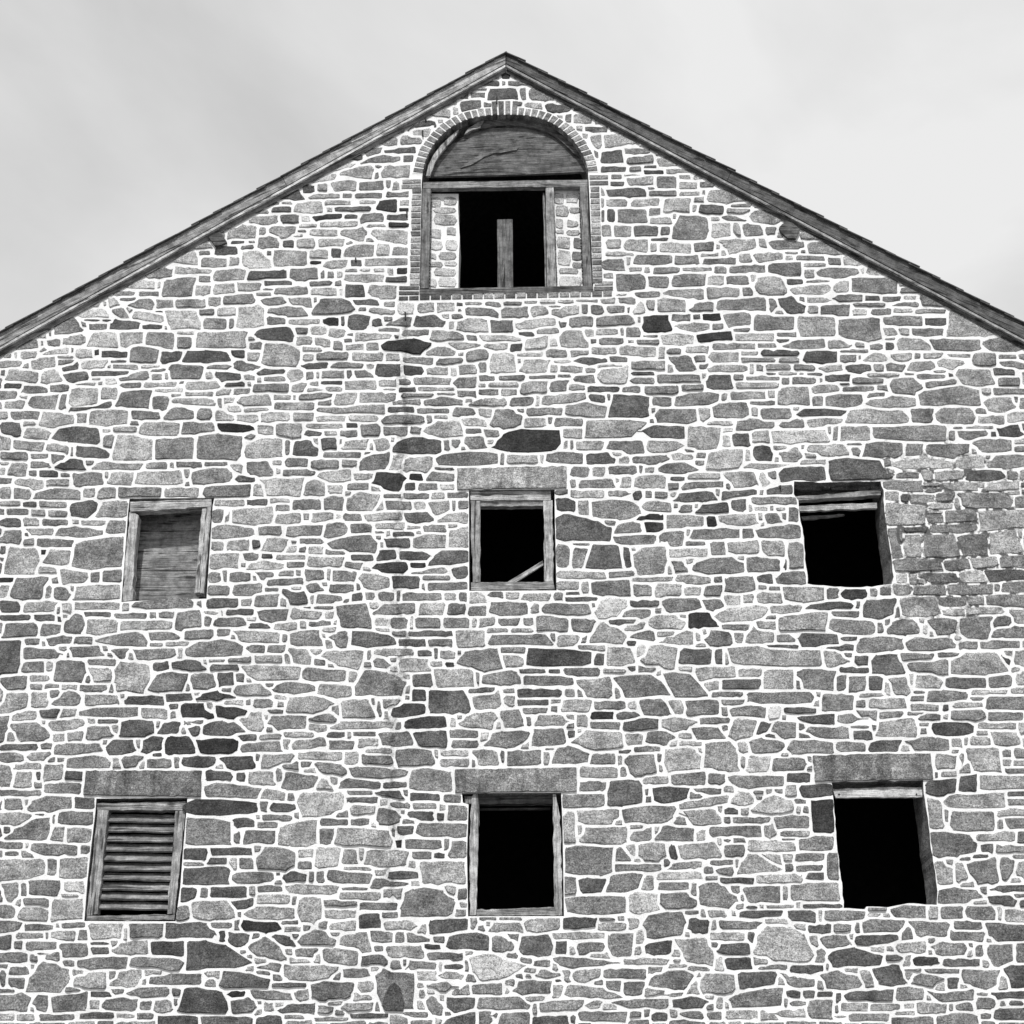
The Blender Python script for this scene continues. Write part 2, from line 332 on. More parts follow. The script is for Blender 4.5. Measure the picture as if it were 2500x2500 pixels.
# ------------------------------------------------------------------ stones: outlines traced stone by stone
DATA = """0 1960 4.9450|0 5 10 4 16 6 10 11 0 11 5;17 5 22 6 4;2 18 9 12 18 8 25 7 24 18 20 19 6 18 4;28 10 31 4 46 4 46 10 4;25 7 27 10 5;24 19 27 12 32 12 31 19 5;33 12 46 20 5;-2 12 1 17 3;-2 19 12 23 4;2 24 10 26 4;13 25 16 20 23 20 38 21 38 26 4;40 21 45 25 4;-3 28 20 28 23 30 22 35 16 37 -3 39 5;23 28 28 36 4;29 37 30 28 36 27 44 27 43 37 5;1 40 9 39 10 43 8 49 4 49 1 45 5;13 38 30 46 4;32 39 42 45 6;0 50 8 51 7 57 0 57 4;11 47 24 51 4;8 57 11 51 20 51 24 54 23 58 12 58 5;25 59 26 48 41 47 41 57 5;-2 58 6 58 11 59 9 63 -2 65 4;12 60 27 63 4;30 59 42 62 4;43 59 62 68 6;63 59 81 67 4;82 59 100 59 103 61 108 66 82 67 3;8 64 22 67 5;25 67 25 63 38 63 37 68 5;-2 65 6 73 3;7 68 11 72 4;13 68 28 73 4;29 70 43 69 43 76 31 77 4;45 71 54 75 3;45 69 54 70 3;55 73 60 69 73 68 73 75 58 75 5;74 68 92 76 3;92 82 94 70 104 68 115 70 115 82 3;-2 74 14 79 4;15 75 19 79 4;18 74 25 75 4;21 77 35 82 34 88 30 94 13 93 15 86 4;4 81 15 85 4;4 86 12 92 4;0 82 3 92 4;38 78 48 76 63 76 62 82 38 82 4;64 80 66 76 84 76 91 79 88 83 68 81 4;35 91 38 85 53 83 52 92 5;54 90 60 83 70 82 71 86 66 91 5;73 84 100 90 3;101 84 106 90 4;-3 95 10 94 15 96 14 103 -3 103 4;16 99 19 95 24 95 23 104 18 102 4;25 96 36 94 43 93 43 103 26 104 4;45 93 55 96 3;55 92 61 94 4;62 94 70 91 83 91 83 95 70 96 4;87 103 92 91 112 93 112 104 3;85 92 89 96 3;44 97 49 102 5;50 100 53 97 68 97 67 103 52 102 4;69 98 75 103 4;75 103 77 98 85 98 85 102 80 104 5;0 104 7 112 4;8 104 17 108 5;19 104 37 108 4;39 103 56 107 3;58 104 67 106 5;77 105 98 112 3;70 106 76 112 5;99 105 112 112 3;91 7 92 7 115 9 115 21 91 21 4;90 22 103 29 3;104 23 112 26 4;102 27 112 30 3;90 31 115 41 3;89 42 98 42 95 48 89 49 3;99 42 103 47 4;104 42 114 47 3;87 51 94 51 95 57 90 59 86 59 4;96 49 112 57 5;104 58 112 62 4;-2 30 -1 32 5
1100 100 1.5528|78 50 94 61 2;66 55 78 61 5;100 54 116 61 5;42 71 50 63 76 63 76 70 3;81 63 87 70 5;89 63 121 70 4;30 75 57 78 5;31 80 55 89 4;59 94 59 80 63 75 100 75 106 89 106 92 75 94 3;111 73 118 94 4;122 83 127 74 136 74 152 81 164 89 163 93 145 96 126 92 4;165 92 178 97 5;10 90 22 89 28 79 28 91 3;12 104 19 95 47 93 48 107 18 112 3;52 97 66 105 4;100 96 112 103 4;115 103 120 98 144 98 144 108 130 107 5;148 100 155 98 170 101 180 98 189 105 186 112 170 115 152 112 3;-4 92 10 103 6;166 116 178 123 6
1480 1480 4.9450|7 1 22 6 4;24 1 27 3 5;27 0 32 -2 47 -2 47 1 38 3 29 2 3;48 -1 58 2 3;53 5 60 1 75 -1 80 1 80 4 72 7 57 8 6;81 0 98 4 4;0 6 9 10 2;9 8 19 12 5;20 7 26 4 34 4 39 8 37 11 22 10 6;36 4 39 5 4;41 3 50 3 53 7 56 10 41 11 2;57 9 71 12 5;74 6 84 10 5;85 6 96 3 109 3 109 12 85 12 5;12 15 18 12 24 11 24 17 14 16 4;25 12 34 15 5;26 18 35 14 40 12 43 13 43 19 5;44 13 47 18 5;48 17 52 12 60 12 64 19 52 20 4;63 13 68 19 5;68 18 72 10 83 13 82 18 5;84 14 95 18 4;92 15 98 13 115 14 115 19 97 20 3;10 17 15 20 3;79 19 95 21 3;0 29 1 20 12 20 14 28 8 30 5;15 19 20 25 7;17 26 21 20 28 19 35 21 33 31 18 30 5;36 28 37 21 52 21 51 29 3;54 21 58 29 3;60 21 75 20 100 22 106 22 106 29 90 30 62 28 5;107 21 112 30 2;0 30 8 33 5;10 29 15 32 3;36 30 42 32 6;44 31 50 30 63 30 64 35 52 36 46 37 5;65 31 77 35 5;78 32 92 31 93 41 78 41 5;94 33 97 31 113 32 113 42 98 41 4;3 35 23 33 32 44 20 45 10 45 4;28 33 41 33 50 44 45 45 34 45 4;48 38 55 36 56 41 51 42 6;57 36 76 41 3;0 35 4 44 0 45 5;4 40 7 46 5;52 42 67 45 4;70 43 100 42 104 45 102 48 76 48 70 47 4;0 47 9 51 4;10 47 15 51 6;16 46 27 45 32 53 30 54 19 54 4;31 47 36 46 39 50 37 53 34 53 5;39 47 55 46 56 53 40 54 4;57 46 68 49 4;60 51 68 49 79 50 78 55 62 54 4;80 49 86 56 7;88 50 104 53 3;106 44 111 51 4;0 52 4 55 2;5 54 8 52 13 52 17 54 11 56 6 56 3;8 61 9 57 20 55 26 56 25 60 12 62 3;0 56 7 61 4;27 56 35 55 45 57 40 60 33 62 28 60 5;46 55 61 58 4;90 55 93 56 4;94 55 100 54 113 53 113 59 98 58 3;57 58 60 62 4;42 60 55 60 59 65 45 66 4;60 64 64 55 74 56 72 64 64 66 5;74 63 77 57 81 58 79 63 3;81 62 84 57 94 57 94 65 88 65 4;96 64 99 60 106 59 113 60 113 65 3;-3 62 6 62 10 68 5 71 -3 71 5;9 62 18 69 5;19 67 21 62 30 62 34 65 29 69 4;36 63 42 65 5;36 67 47 69 5;6 71 12 73 3;14 69 27 72 4;28 78 29 71 40 69 44 71 47 74 46 80 31 82 6;48 79 49 68 52 67 60 67 64 70 66 81 60 82 5;65 67 70 72 6;70 67 78 65 88 68 87 72 73 73 4;89 71 92 66 113 67 113 73 92 73 4;8 76 12 73 24 73 25 82 14 85 11 82 4;0 72 5 78 4;66 74 69 80 5;70 74 82 74 80 81 69 82 7;82 75 98 75 100 78 97 81 82 81 4;102 75 113 74 113 86 103 86 4;26 78 28 82 5;0 80 8 85 5;18 84 31 88 5;32 83 49 82 49 88 33 88 4;50 83 59 88 4;60 84 87 84 88 89 70 90 62 88 4;89 82 101 87 3;1 92 2 86 15 85 18 89 18 97 8 99 1 98 3;19 90 21 93 4;23 90 30 89 41 90 40 95 28 97 24 96 3;43 90 57 93 4;58 88 63 92 5;88 88 94 94 5;95 89 113 87 113 94 97 95 3;36 98 42 96 60 93 60 97 48 99 37 100 5;61 97 65 92 70 92 74 96 68 99 6;73 91 78 93 4;71 101 76 97 83 92 93 98 93 101 85 103 6;93 95 99 98 4;19 94 22 97 4;8 100 15 99 34 99 34 105 28 107 9 107 4;0 101 6 108 6;36 102 40 101 54 100 58 108 44 108 5;58 100 66 103 3;62 104 81 107 4;83 104 92 103 100 104 100 110 84 110 4;101 96 113 94 113 112 102 112 2
1480 1960 4.9450|0 12 9 21 4;10 18 14 14 22 12 22 18 15 20 5;24 12 26 15 5;24 18 29 11 36 12 44 13 43 19 34 18 4;44 14 49 19 5;50 11 77 17 4;78 11 82 10 84 15 81 18 78 16 5;0 22 3 35 4;4 29 5 22 12 23 13 29 4;15 26 16 20 28 20 30 26 26 29 20 29 5;31 21 34 21 35 28 31 28 3;35 21 46 20 54 19 57 27 50 28 38 28 5;58 18 62 19 4;58 20 69 27 4;70 18 94 24 6;86 17 94 19 4;95 18 104 16 112 17 112 24 96 23 4;65 35 66 30 70 25 74 26 87 33 82 34 5;77 25 86 26 87 31 82 29 5;87 25 92 29 6;93 25 108 29 4;4 30 28 34 4;30 33 33 30 47 28 48 32 34 33 4;51 28 63 31 4;54 33 63 31 62 36 56 35 5;88 30 92 34 3;94 31 107 34 4;0 44 3 36 12 34 18 35 16 42 8 44 4;17 43 19 37 23 36 23 43 5;25 34 48 38 6;49 36 55 38 4;56 37 73 40 3;74 35 97 40 6;99 35 108 38 3;26 39 42 43 4;45 41 54 39 58 41 65 47 66 49 60 52 47 51 4;67 42 86 41 86 50 70 49 4;87 41 90 48 6;91 39 114 49 4;-2 46 8 55 4;10 54 10 46 16 44 25 45 26 53 20 55 6;26 50 27 45 40 44 45 49 43 52 30 52 4;49 53 58 53 59 56 52 57 5;62 53 64 56 6;66 53 87 57 3;89 57 90 53 100 53 104 54 104 60 92 58 3;79 50 93 52 5;69 51 75 52 3;39 53 46 55 4;18 60 20 55 37 54 39 59 38 65 20 67 4;40 62 42 57 52 58 50 64 42 64 3;0 58 8 63 5;10 57 16 63 5;1 66 3 65 14 64 13 72 12 76 2 75 4;55 58 70 59 77 59 74 62 56 62 4;51 64 68 68 6;70 64 73 69 4;73 74 74 67 80 60 90 61 97 64 104 75 100 79 84 78 75 76 6;99 60 112 65 3;104 66 112 73 3;54 73 57 70 70 69 71 75 58 75 3;34 67 49 67 54 76 53 81 44 80 40 79 5;19 70 32 68 33 74 24 75 20 74 3;14 71 17 75 5;9 77 31 80 5;33 77 37 79 5;-2 77 7 81 6;57 77 71 76 73 82 60 82 3;75 80 89 82 4;91 80 108 84 3;-2 82 20 87 4;21 90 24 84 38 82 43 85 42 92 34 93 24 92 4;45 83 47 86 5;45 91 49 84 54 84 63 85 63 93 58 94 48 94 5;65 84 84 83 84 89 66 92 3;86 84 95 87 104 87 103 91 90 90 4;8 88 19 95 4;0 91 7 95 5;105 84 112 92 3;60 97 66 95 78 92 87 91 87 100 75 101 62 101 4;89 93 96 96 3;97 93 103 96 3;104 93 112 96 3;0 98 19 97 31 96 30 101 12 101 4;33 97 42 95 52 98 46 102 33 101 3;54 96 58 102 5;90 98 99 100 4;99 102 100 98 104 97 112 97 112 107 102 107 4;36 104 46 102 49 108 42 107 4;0 102 9 108 4;11 103 18 106 4;22 104 31 108 3;50 103 57 108 4;59 102 76 107 5;78 102 98 106 6;10 107 22 112 4;30 107 50 112 4;70 107 83 112 4
1960 1480 4.9450|0 3 12 3 11 12 0 12 5;14 2 28 6 4;29 0 31 -4 47 -4 45 4 38 7 30 6 3;48 0 50 -3 68 -3 68 4 50 5 5;69 1 79 5 5;81 0 99 4 6;101 1 112 8 5;12 11 14 5 34 7 36 11 34 14 20 14 4;37 8 40 13 4;41 13 44 8 49 6 57 8 58 13 50 14 4;59 9 62 14 6;61 7 70 5 77 7 75 14 66 14 4;77 6 94 5 91 17 82 16 77 14 4;94 4 102 10 3;93 15 96 11 103 10 112 10 112 16 4;-4 13 16 19 3;18 15 27 17 3;26 22 28 16 38 15 49 16 50 21 42 22 28 24 4;50 18 55 16 74 16 76 20 64 22 53 22 4;76 17 87 21 4;87 17 108 21 4;10 20 25 19 25 22 18 22 3;10 22 16 22 23 27 18 29 12 30 5;25 25 28 24 32 24 32 29 27 30 3;34 27 36 24 46 24 51 33 40 34 34 33 3;48 23 65 27 4;67 23 77 25 4;52 28 60 27 71 26 72 34 58 33 53 32 4;73 33 74 26 82 23 95 23 102 32 90 34 80 34 5;98 24 102 30 103 30 102 26 99 24 3;104 29 105 22 112 21 112 31 5;18 30 33 33 3;16 33 22 42 4;22 34 31 43 4;33 34 40 42 3;42 36 52 35 53 44 46 44 5;55 38 56 34 63 33 69 37 68 41 55 40 6;70 35 91 41 3;92 35 103 34 103 40 92 41 4;102 40 112 44 5;105 33 112 31 112 39 106 39 5;28 43 41 45 5;55 42 60 43 3;61 47 62 42 70 41 81 43 81 46 70 48 4;83 41 101 44 6;83 45 89 47 4;53 44 60 47 4;9 49 10 43 25 44 25 51 10 52 4;0 42 4 42 7 48 0 48 5;26 46 31 51 4;32 45 51 51 5;53 48 67 52 5;69 48 72 52 3;74 47 89 50 5;90 51 92 44 112 44 112 51 4;0 49 7 53 3;0 53 14 58 3;16 53 35 58 4;37 52 50 56 4;52 52 60 54 4;57 53 69 57 4;73 52 88 51 91 55 86 57 73 56 4;91 52 109 57 4;0 62 4 59 22 60 23 65 10 65 4;24 59 33 60 4;25 61 35 66 3;36 64 38 57 46 55 54 55 57 60 56 65 5;58 60 61 63 4;63 59 66 57 82 57 85 62 80 64 65 64 3;86 57 106 61 5;92 62 106 62 108 68 102 69 95 68 5;82 64 93 69 5;0 66 13 73 4;15 67 31 72 4;32 72 34 67 49 66 47 72 3;50 67 65 64 72 66 73 71 56 71 4;73 65 79 70 6;80 72 81 70 94 70 97 71 98 82 84 81 82 76 5;77 72 80 81 6;98 71 103 75 5;104 70 112 75 5;98 75 103 79 6;104 76 112 79 5;65 73 76 81 5;65 82 67 85 4;68 81 76 84 5;0 75 3 81 5;0 82 4 86 5;100 80 112 83 4;77 91 78 84 86 83 86 92 80 92 3;87 83 112 91 5;0 88 12 87 15 88 14 94 0 94 3;60 89 62 86 76 85 75 92 66 95 60 93 3;69 97 72 93 99 92 100 100 72 100 5;101 91 112 94 3;101 95 112 98 5;4 96 15 94 16 112 6 112 3;0 95 2 98 4;0 98 3 102 4;61 94 68 95 70 110 62 110 5;96 100 112 104 6;72 104 74 101 94 101 95 112 74 112 4;100 105 112 112 5;0 103 3 108 0 112 5
1960 1960 4.9450|12 24 18 24 18 38 12 37 4;-4 17 17 23 4;-2 25 10 29 4;-2 31 10 34 4;2 34 11 38 3;-8 39 19 49 5;0 50 20 52 3;62 14 76 14 82 15 86 20 86 25 76 27 63 27 4;72 12 74 5 94 5 95 12 88 13 78 13 4;96 3 112 7 6;96 8 99 13 5;99 7 112 7 112 13 102 13 4;85 14 106 19 5;88 20 94 25 4;95 21 112 25 4;64 29 69 29 74 33 74 40 66 40 5;75 30 79 29 82 39 76 40 5;80 30 95 27 97 39 86 41 4;97 27 105 28 102 38 98 38 4;105 36 107 29 112 28 112 39 5;92 43 98 41 112 40 112 44 98 44 3;91 46 103 46 106 48 104 51 92 49 3;66 43 75 42 86 43 90 47 80 49 66 50 4;107 47 112 52 3;67 51 80 57 4;80 54 82 51 92 51 96 54 95 58 84 58 4;96 51 98 58 6;99 52 112 60 6;-3 53 6 53 8 56 7 60 -3 59 3;10 53 31 58 4;32 51 42 54 5;32 54 39 56 6;42 53 50 50 61 51 61 57 46 57 4;3 60 14 64 4;15 60 24 64 4;26 59 28 64 4;29 57 51 64 4;52 58 72 59 71 66 56 66 4;74 58 89 63 4;72 63 90 69 4;90 59 112 60 112 68 97 69 92 66 3;8 67 14 65 22 66 24 70 12 72 4;25 69 26 66 46 65 48 67 36 71 28 70 3;45 71 50 69 61 68 61 74 48 74 5;63 71 66 69 80 69 82 72 80 75 66 75 5;85 70 89 76 4;91 77 92 70 104 69 104 78 95 81 4;105 69 112 79 4;-3 63 2 64 8 75 3 78 -3 78 4;12 76 16 73 26 72 39 75 38 80 22 81 14 81 3;41 71 45 73 4;41 75 51 78 3;53 77 60 76 66 76 67 79 62 80 55 80 2;69 77 88 81 3;-6 80 10 84 4;8 84 18 83 26 85 30 90 24 92 12 92 4;28 83 33 83 35 91 31 92 5;34 82 48 80 51 89 44 91 38 89 3;50 82 58 83 5;60 82 77 84 4;79 82 97 83 96 90 90 92 79 89 4;99 82 104 80 112 81 112 91 103 92 3;53 86 60 84 70 87 64 91 54 89 4;71 86 77 92 3;-4 86 7 90 5;0 93 6 96 3;8 93 14 95 3;16 94 19 99 3;20 95 24 93 45 92 44 98 22 98 3;46 91 60 92 60 97 46 98 4;61 93 70 94 84 92 84 97 68 99 4;86 94 91 95 5;93 94 104 93 112 93 112 97 96 97 3;2 105 3 99 8 97 13 98 14 104 11 107 5 107 5;18 98 33 103 5;33 99 48 103 5;56 98 72 104 5;50 99 55 102 6;75 100 82 98 84 102 76 103 4;86 96 95 102 4;97 97 100 100 5;102 97 109 100 3;22 104 43 108 4;43 105 65 112 4;66 106 76 103 87 105 87 112 66 112 4;87 104 93 107 4;94 101 112 108 3;15 105 22 106 5
480 1480 4.9450|14 1 28 5 3;30 4 34 2 45 1 45 7 37 8 31 7 4;46 6 48 1 62 3 60 7 5;63 4 67 6 6;69 0 84 -2 86 5 87 11 78 11 71 10 4;87 2 94 0 108 0 108 4 88 4 4;88 5 93 11 5;95 10 97 6 105 6 104 11 98 12 4;4 4 7 10 4;8 10 9 6 23 6 22 10 4;25 8 36 11 3;38 8 50 12 5;55 7 67 10 4;62 10 69 13 6;0 11 9 16 4;10 11 17 15 4;18 12 30 12 41 13 41 18 22 18 5;42 14 45 18 4;46 14 50 12 60 12 63 20 50 20 46 18 4;65 15 70 13 74 13 74 20 71 21 4;77 12 90 13 98 15 99 19 84 20 77 19 3;100 16 112 20 3;22 19 34 23 4;35 19 44 23 4;45 21 54 21 57 24 57 29 48 28 5;60 25 64 22 82 22 82 28 80 32 70 29 5;87 23 90 21 106 21 107 24 94 25 6;84 22 86 27 5;29 24 43 28 5;15 25 27 28 4;6 26 14 28 4;7 28 21 32 3;86 26 92 26 97 29 94 31 88 30 4;99 28 102 26 114 26 116 32 101 33 5;22 29 31 29 51 30 50 36 30 37 25 34 5;52 33 55 30 74 32 73 37 62 37 53 36 4;75 32 80 38 5;78 44 79 36 84 31 94 32 104 37 101 45 4;10 33 18 32 19 39 11 40 3;19 33 24 38 4;106 33 112 39 3;18 42 20 39 31 38 38 44 19 44 5;34 38 38 40 4;37 41 44 37 58 39 58 42 42 44 4;60 43 61 38 76 40 77 44 70 45 5;9 48 20 46 23 49 13 55 10 54 2;24 46 27 49 4;27 50 29 46 38 46 37 50 4;40 47 43 50 5;44 52 46 45 61 45 69 48 63 51 56 53 5;71 47 85 46 88 55 72 55 5;89 47 91 47 92 54 90 54 4;94 48 112 48 113 54 96 55 2;106 41 110 47 3;35 51 43 53 4;20 54 32 52 34 60 32 63 21 60 5;35 58 37 54 54 54 54 60 40 61 4;55 56 62 54 68 52 69 57 63 58 4;55 58 65 62 6;66 60 72 57 98 57 97 60 70 61 5;98 57 101 61 4;103 55 112 61 2;3 63 3 58 16 56 19 62 5 64 3;20 63 30 67 3;31 63 42 66 5;43 62 58 65 5;64 62 74 65 3;77 62 88 64 4;90 63 105 62 107 68 100 70 92 69 4;1 65 18 73 3;20 71 22 68 41 66 43 72 22 72 4;45 69 50 66 63 65 64 69 48 71 5;65 66 78 71 4;80 65 90 70 5;0 74 10 80 3;11 75 28 74 29 80 16 81 3;31 77 33 73 48 73 48 78 33 80 5;50 72 72 76 5;73 72 80 78 5;82 73 96 74 98 78 82 78 4;98 71 112 71 114 79 102 79 4;51 76 57 80 4;58 78 60 77 71 78 74 82 70 84 60 81 4;76 80 80 79 104 81 103 84 90 85 77 84 4;105 81 113 88 4;4 81 18 86 3;20 82 24 86 3;26 82 38 82 39 88 26 88 5;42 90 44 81 56 83 60 84 58 90 45 91 4;58 90 62 85 65 86 68 91 6;70 87 76 85 91 87 90 90 70 90 4;92 87 104 90 3;4 89 10 87 32 90 30 95 5 94 4;31 95 34 90 44 92 43 96 5;45 92 48 96 4;50 96 52 92 72 92 73 102 52 104 6;88 92 100 91 103 95 92 94 3;74 94 90 97 3;95 97 105 100 4;-10 96 10 95 30 97 31 102 10 103 -10 103 2;35 100 38 97 48 98 49 101 40 102 3;75 100 78 98 88 99 88 102 76 103 6;88 106 90 100 96 99 102 104 100 107 90 108 4;32 103 48 106 4;60 105 75 105 75 107 60 108 4;40 109 46 106 59 106 60 110 5
480 1960 4.9450|-3 8 15 7 15 21 -3 21 3;17 8 29 8 29 12 18 12 3;17 14 21 20 4;23 13 39 21 4;40 20 41 12 50 9 59 9 59 20 54 22 46 21 5;61 8 75 11 3;61 20 61 13 68 13 67 18 65 21 4;68 20 70 12 88 13 95 14 97 20 95 22 72 21 5;76 8 86 11 4;88 11 90 4 94 3 102 6 101 10 96 11 4;103 4 112 9 4;100 11 107 16 4;98 18 101 22 1;103 18 112 22 4;96 13 98 17 4;-2 22 5 29 2;7 22 28 26 3;5 27 14 30 3;-3 31 14 31 13 39 -3 41 3;16 27 20 34 6;21 27 28 33 4;30 33 30 26 34 22 44 23 49 25 48 31 44 34 34 33 4;50 23 58 27 5;50 29 57 33 4;58 31 60 22 71 22 70 31 60 33 6;71 31 73 23 79 23 80 31 4;82 31 84 24 88 23 105 24 104 31 90 32 5;95 24 105 32 1;104 28 108 32 5;105 23 112 27 5;15 39 17 34 38 34 39 38 30 40 4;41 37 46 34 55 35 54 39 44 39 3;59 33 63 40 5;64 37 65 33 78 34 87 35 85 40 68 39 4;88 33 94 36 5;94 34 110 38 3;86 42 88 37 105 40 98 42 3;-2 42 1 46 3;2 43 5 47 3;6 41 26 47 3;30 41 42 44 4;44 41 50 40 70 41 70 45 46 45 5;72 42 84 43 4;70 44 92 48 5;93 44 99 47 4;-3 49 14 48 18 52 20 57 10 58 -3 57 5;17 49 28 47 28 51 20 53 3;29 45 47 50 5;23 55 30 51 49 52 48 57 30 58 5;49 53 50 48 54 46 61 47 62 58 58 60 52 59 5;63 48 80 51 4;80 49 99 53 4;63 53 78 57 5;91 54 99 57 4;100 45 102 43 112 42 112 55 101 56 3;80 55 91 62 3;65 61 67 60 79 58 78 63 66 63 5;92 58 112 63 5;7 59 18 62 4;21 61 23 58 39 59 42 62 34 64 24 63 2;42 58 50 60 4;43 61 52 64 5;-3 60 4 60 10 65 9 66 -3 67 2;11 63 14 69 2;16 64 27 65 22 72 20 71 16 69 3;24 72 33 66 37 68 45 76 45 78 30 76 4;37 66 46 65 49 71 44 71 3;49 68 58 62 61 62 69 68 68 70 52 70 4;70 66 84 64 86 73 82 74 78 71 71 70 5;86 63 97 69 4;98 63 103 69 4;103 64 112 69 5;88 71 92 73 4;93 70 112 77 5;-5 68 5 68 15 71 28 79 24 81 -5 83 3;48 77 49 72 60 72 58 77 4;62 77 63 72 80 73 79 80 66 79 5;81 80 82 76 94 75 94 80 3;96 78 101 82 4;103 79 112 83 5;29 81 36 79 42 80 41 84 4;42 85 43 80 55 80 70 81 69 85 58 88 46 87 5;72 82 86 86 4;-2 84 3 90 3;4 85 10 91 4;11 90 13 83 26 84 37 87 35 92 20 91 14 92 3;37 89 54 91 3;57 96 57 90 62 88 78 89 77 96 64 98 4;79 88 88 96 5;-3 91 12 93 13 103 -3 103 3;13 93 24 96 2;26 92 32 92 46 94 47 97 36 98 28 96 4;48 94 55 92 55 97 51 98 5;14 98 16 103 3;17 98 26 96 31 101 28 103 18 104 4;33 98 38 103 5;40 102 45 100 58 99 58 104 42 104 3;60 100 68 104 4;70 101 74 99 88 98 87 102 74 103 5;88 84 92 82 97 84 108 84 108 102 95 103 91 101 89 94 4;76 104 95 106 3;58 106 75 108 5;2 105 28 112 3;29 105 43 112 3;44 107 58 112 5;99 104 112 107 3
950 80 3.6230|30 62 13 66 22 60 32 60 32 65 3;28 56 32 52 42 52 41 58 5;35 60 39 62 4;8 70 22 69 24 73 10 75 5;-2 70 6 75 5
980 1480 4.9450|-6 0 7 4 4;8 4 10 0 21 0 20 5 5;22 0 31 5 4;33 4 34 0 42 -1 42 5 34 5 4;43 3 44 -2 62 -2 62 4 50 5 4;63 0 67 3 5;69 1 72 -1 93 -1 94 4 78 5 70 3 4;95 4 97 -4 108 -4 109 0 106 5 98 6 6;-3 5 4 12 4;5 10 8 6 19 6 19 10 4;21 6 33 6 35 10 27 11 21 9 4;37 10 39 5 46 5 45 10 4;48 6 58 9 4;60 5 65 8 5;67 5 73 4 82 6 82 13 67 12 4;84 6 96 7 93 13 85 13 4;102 6 116 10 3;3 12 25 15 3;27 12 41 12 41 20 28 21 5;42 10 53 13 5;54 10 65 13 5;43 19 45 14 65 14 72 14 75 19 60 19 4;77 14 90 14 86 19 77 20 5;92 18 97 11 99 8 106 10 111 15 109 19 5;-2 16 12 20 3;13 16 25 20 4;-2 21 6 25 5;8 22 16 25 4;19 22 27 26 5;27 28 32 22 47 21 50 31 40 33 34 30 4;49 20 61 23 4;50 24 60 25 60 30 52 30 5;62 29 63 21 94 22 94 29 70 30 3;94 29 97 23 100 24 100 29 3;101 29 102 21 110 20 114 29 110 30 5;87 19 101 22 5;-3 27 12 25 13 31 0 33 4;13 27 20 30 6;22 28 26 30 2;5 33 15 40 3;16 31 35 31 37 40 18 40 5;39 38 40 34 48 32 57 32 59 38 50 39 4;58 31 71 33 3;73 31 78 33 3;80 30 98 35 3;100 31 112 33 5;60 34 85 39 4;86 36 103 35 105 45 92 45 88 40 5;104 34 112 33 112 41 107 39 4;-3 35 3 37 1 45 -3 47 3;5 41 12 47 3;2 44 4 46 4;14 42 30 41 34 50 33 53 14 53 3;33 40 46 43 4;50 41 56 43 4;57 41 79 45 3;81 41 86 45 5;35 45 49 42 52 50 37 51 5;49 44 56 50 5;57 46 73 49 3;74 46 79 48 5;80 46 94 46 93 53 79 52 5;95 47 112 51 4;60 50 72 53 4;74 49 77 52 4;-3 48 10 49 12 53 0 55 3;105 40 108 46 5;1 60 3 56 10 54 21 54 22 60 2;24 55 27 60 6;28 58 33 54 45 52 47 55 44 61 32 60 5;49 52 58 51 60 59 51 60 4;62 55 64 59 4;66 59 68 53 78 54 84 57 80 59 5;86 53 92 60 5;93 52 105 56 2;93 57 108 61 4;47 57 49 60 6;6 63 22 61 22 70 14 70 9 69 3;24 61 39 65 4;25 66 38 70 4;41 69 45 63 50 62 63 62 61 68 52 70 4;64 69 66 61 80 60 81 68 72 69 4;82 61 86 65 3;84 67 92 61 108 62 110 70 95 71 5;-2 62 6 69 4;-3 70 15 71 17 78 -3 79 4;19 71 33 74 6;19 75 34 79 5;35 71 46 71 49 78 38 79 5;49 71 51 78 4;52 72 69 71 69 78 52 79 4;70 72 73 78 5;71 70 75 71 5;74 78 77 70 82 69 93 73 92 77 4;93 78 94 73 106 73 106 78 4;-2 80 2 85 4;4 86 6 81 12 80 24 82 25 91 18 92 4 90 4;88 79 108 85 5;88 91 89 87 101 87 100 91 4;102 98 103 87 111 86 111 99 4;-2 87 2 90 3;-2 91 2 95 3;4 92 19 96 3;21 93 30 97 4;6 97 17 100 5;19 98 22 101 6;-3 97 4 100 4;2 101 16 106 3;18 102 21 106 3;23 98 33 99 33 106 23 106 4;79 93 100 93 100 99 79 100 4;86 101 107 101 106 105 102 108 92 107 5;79 102 85 102 86 112 79 112 5;8 107 33 112 4;-3 107 5 111 4
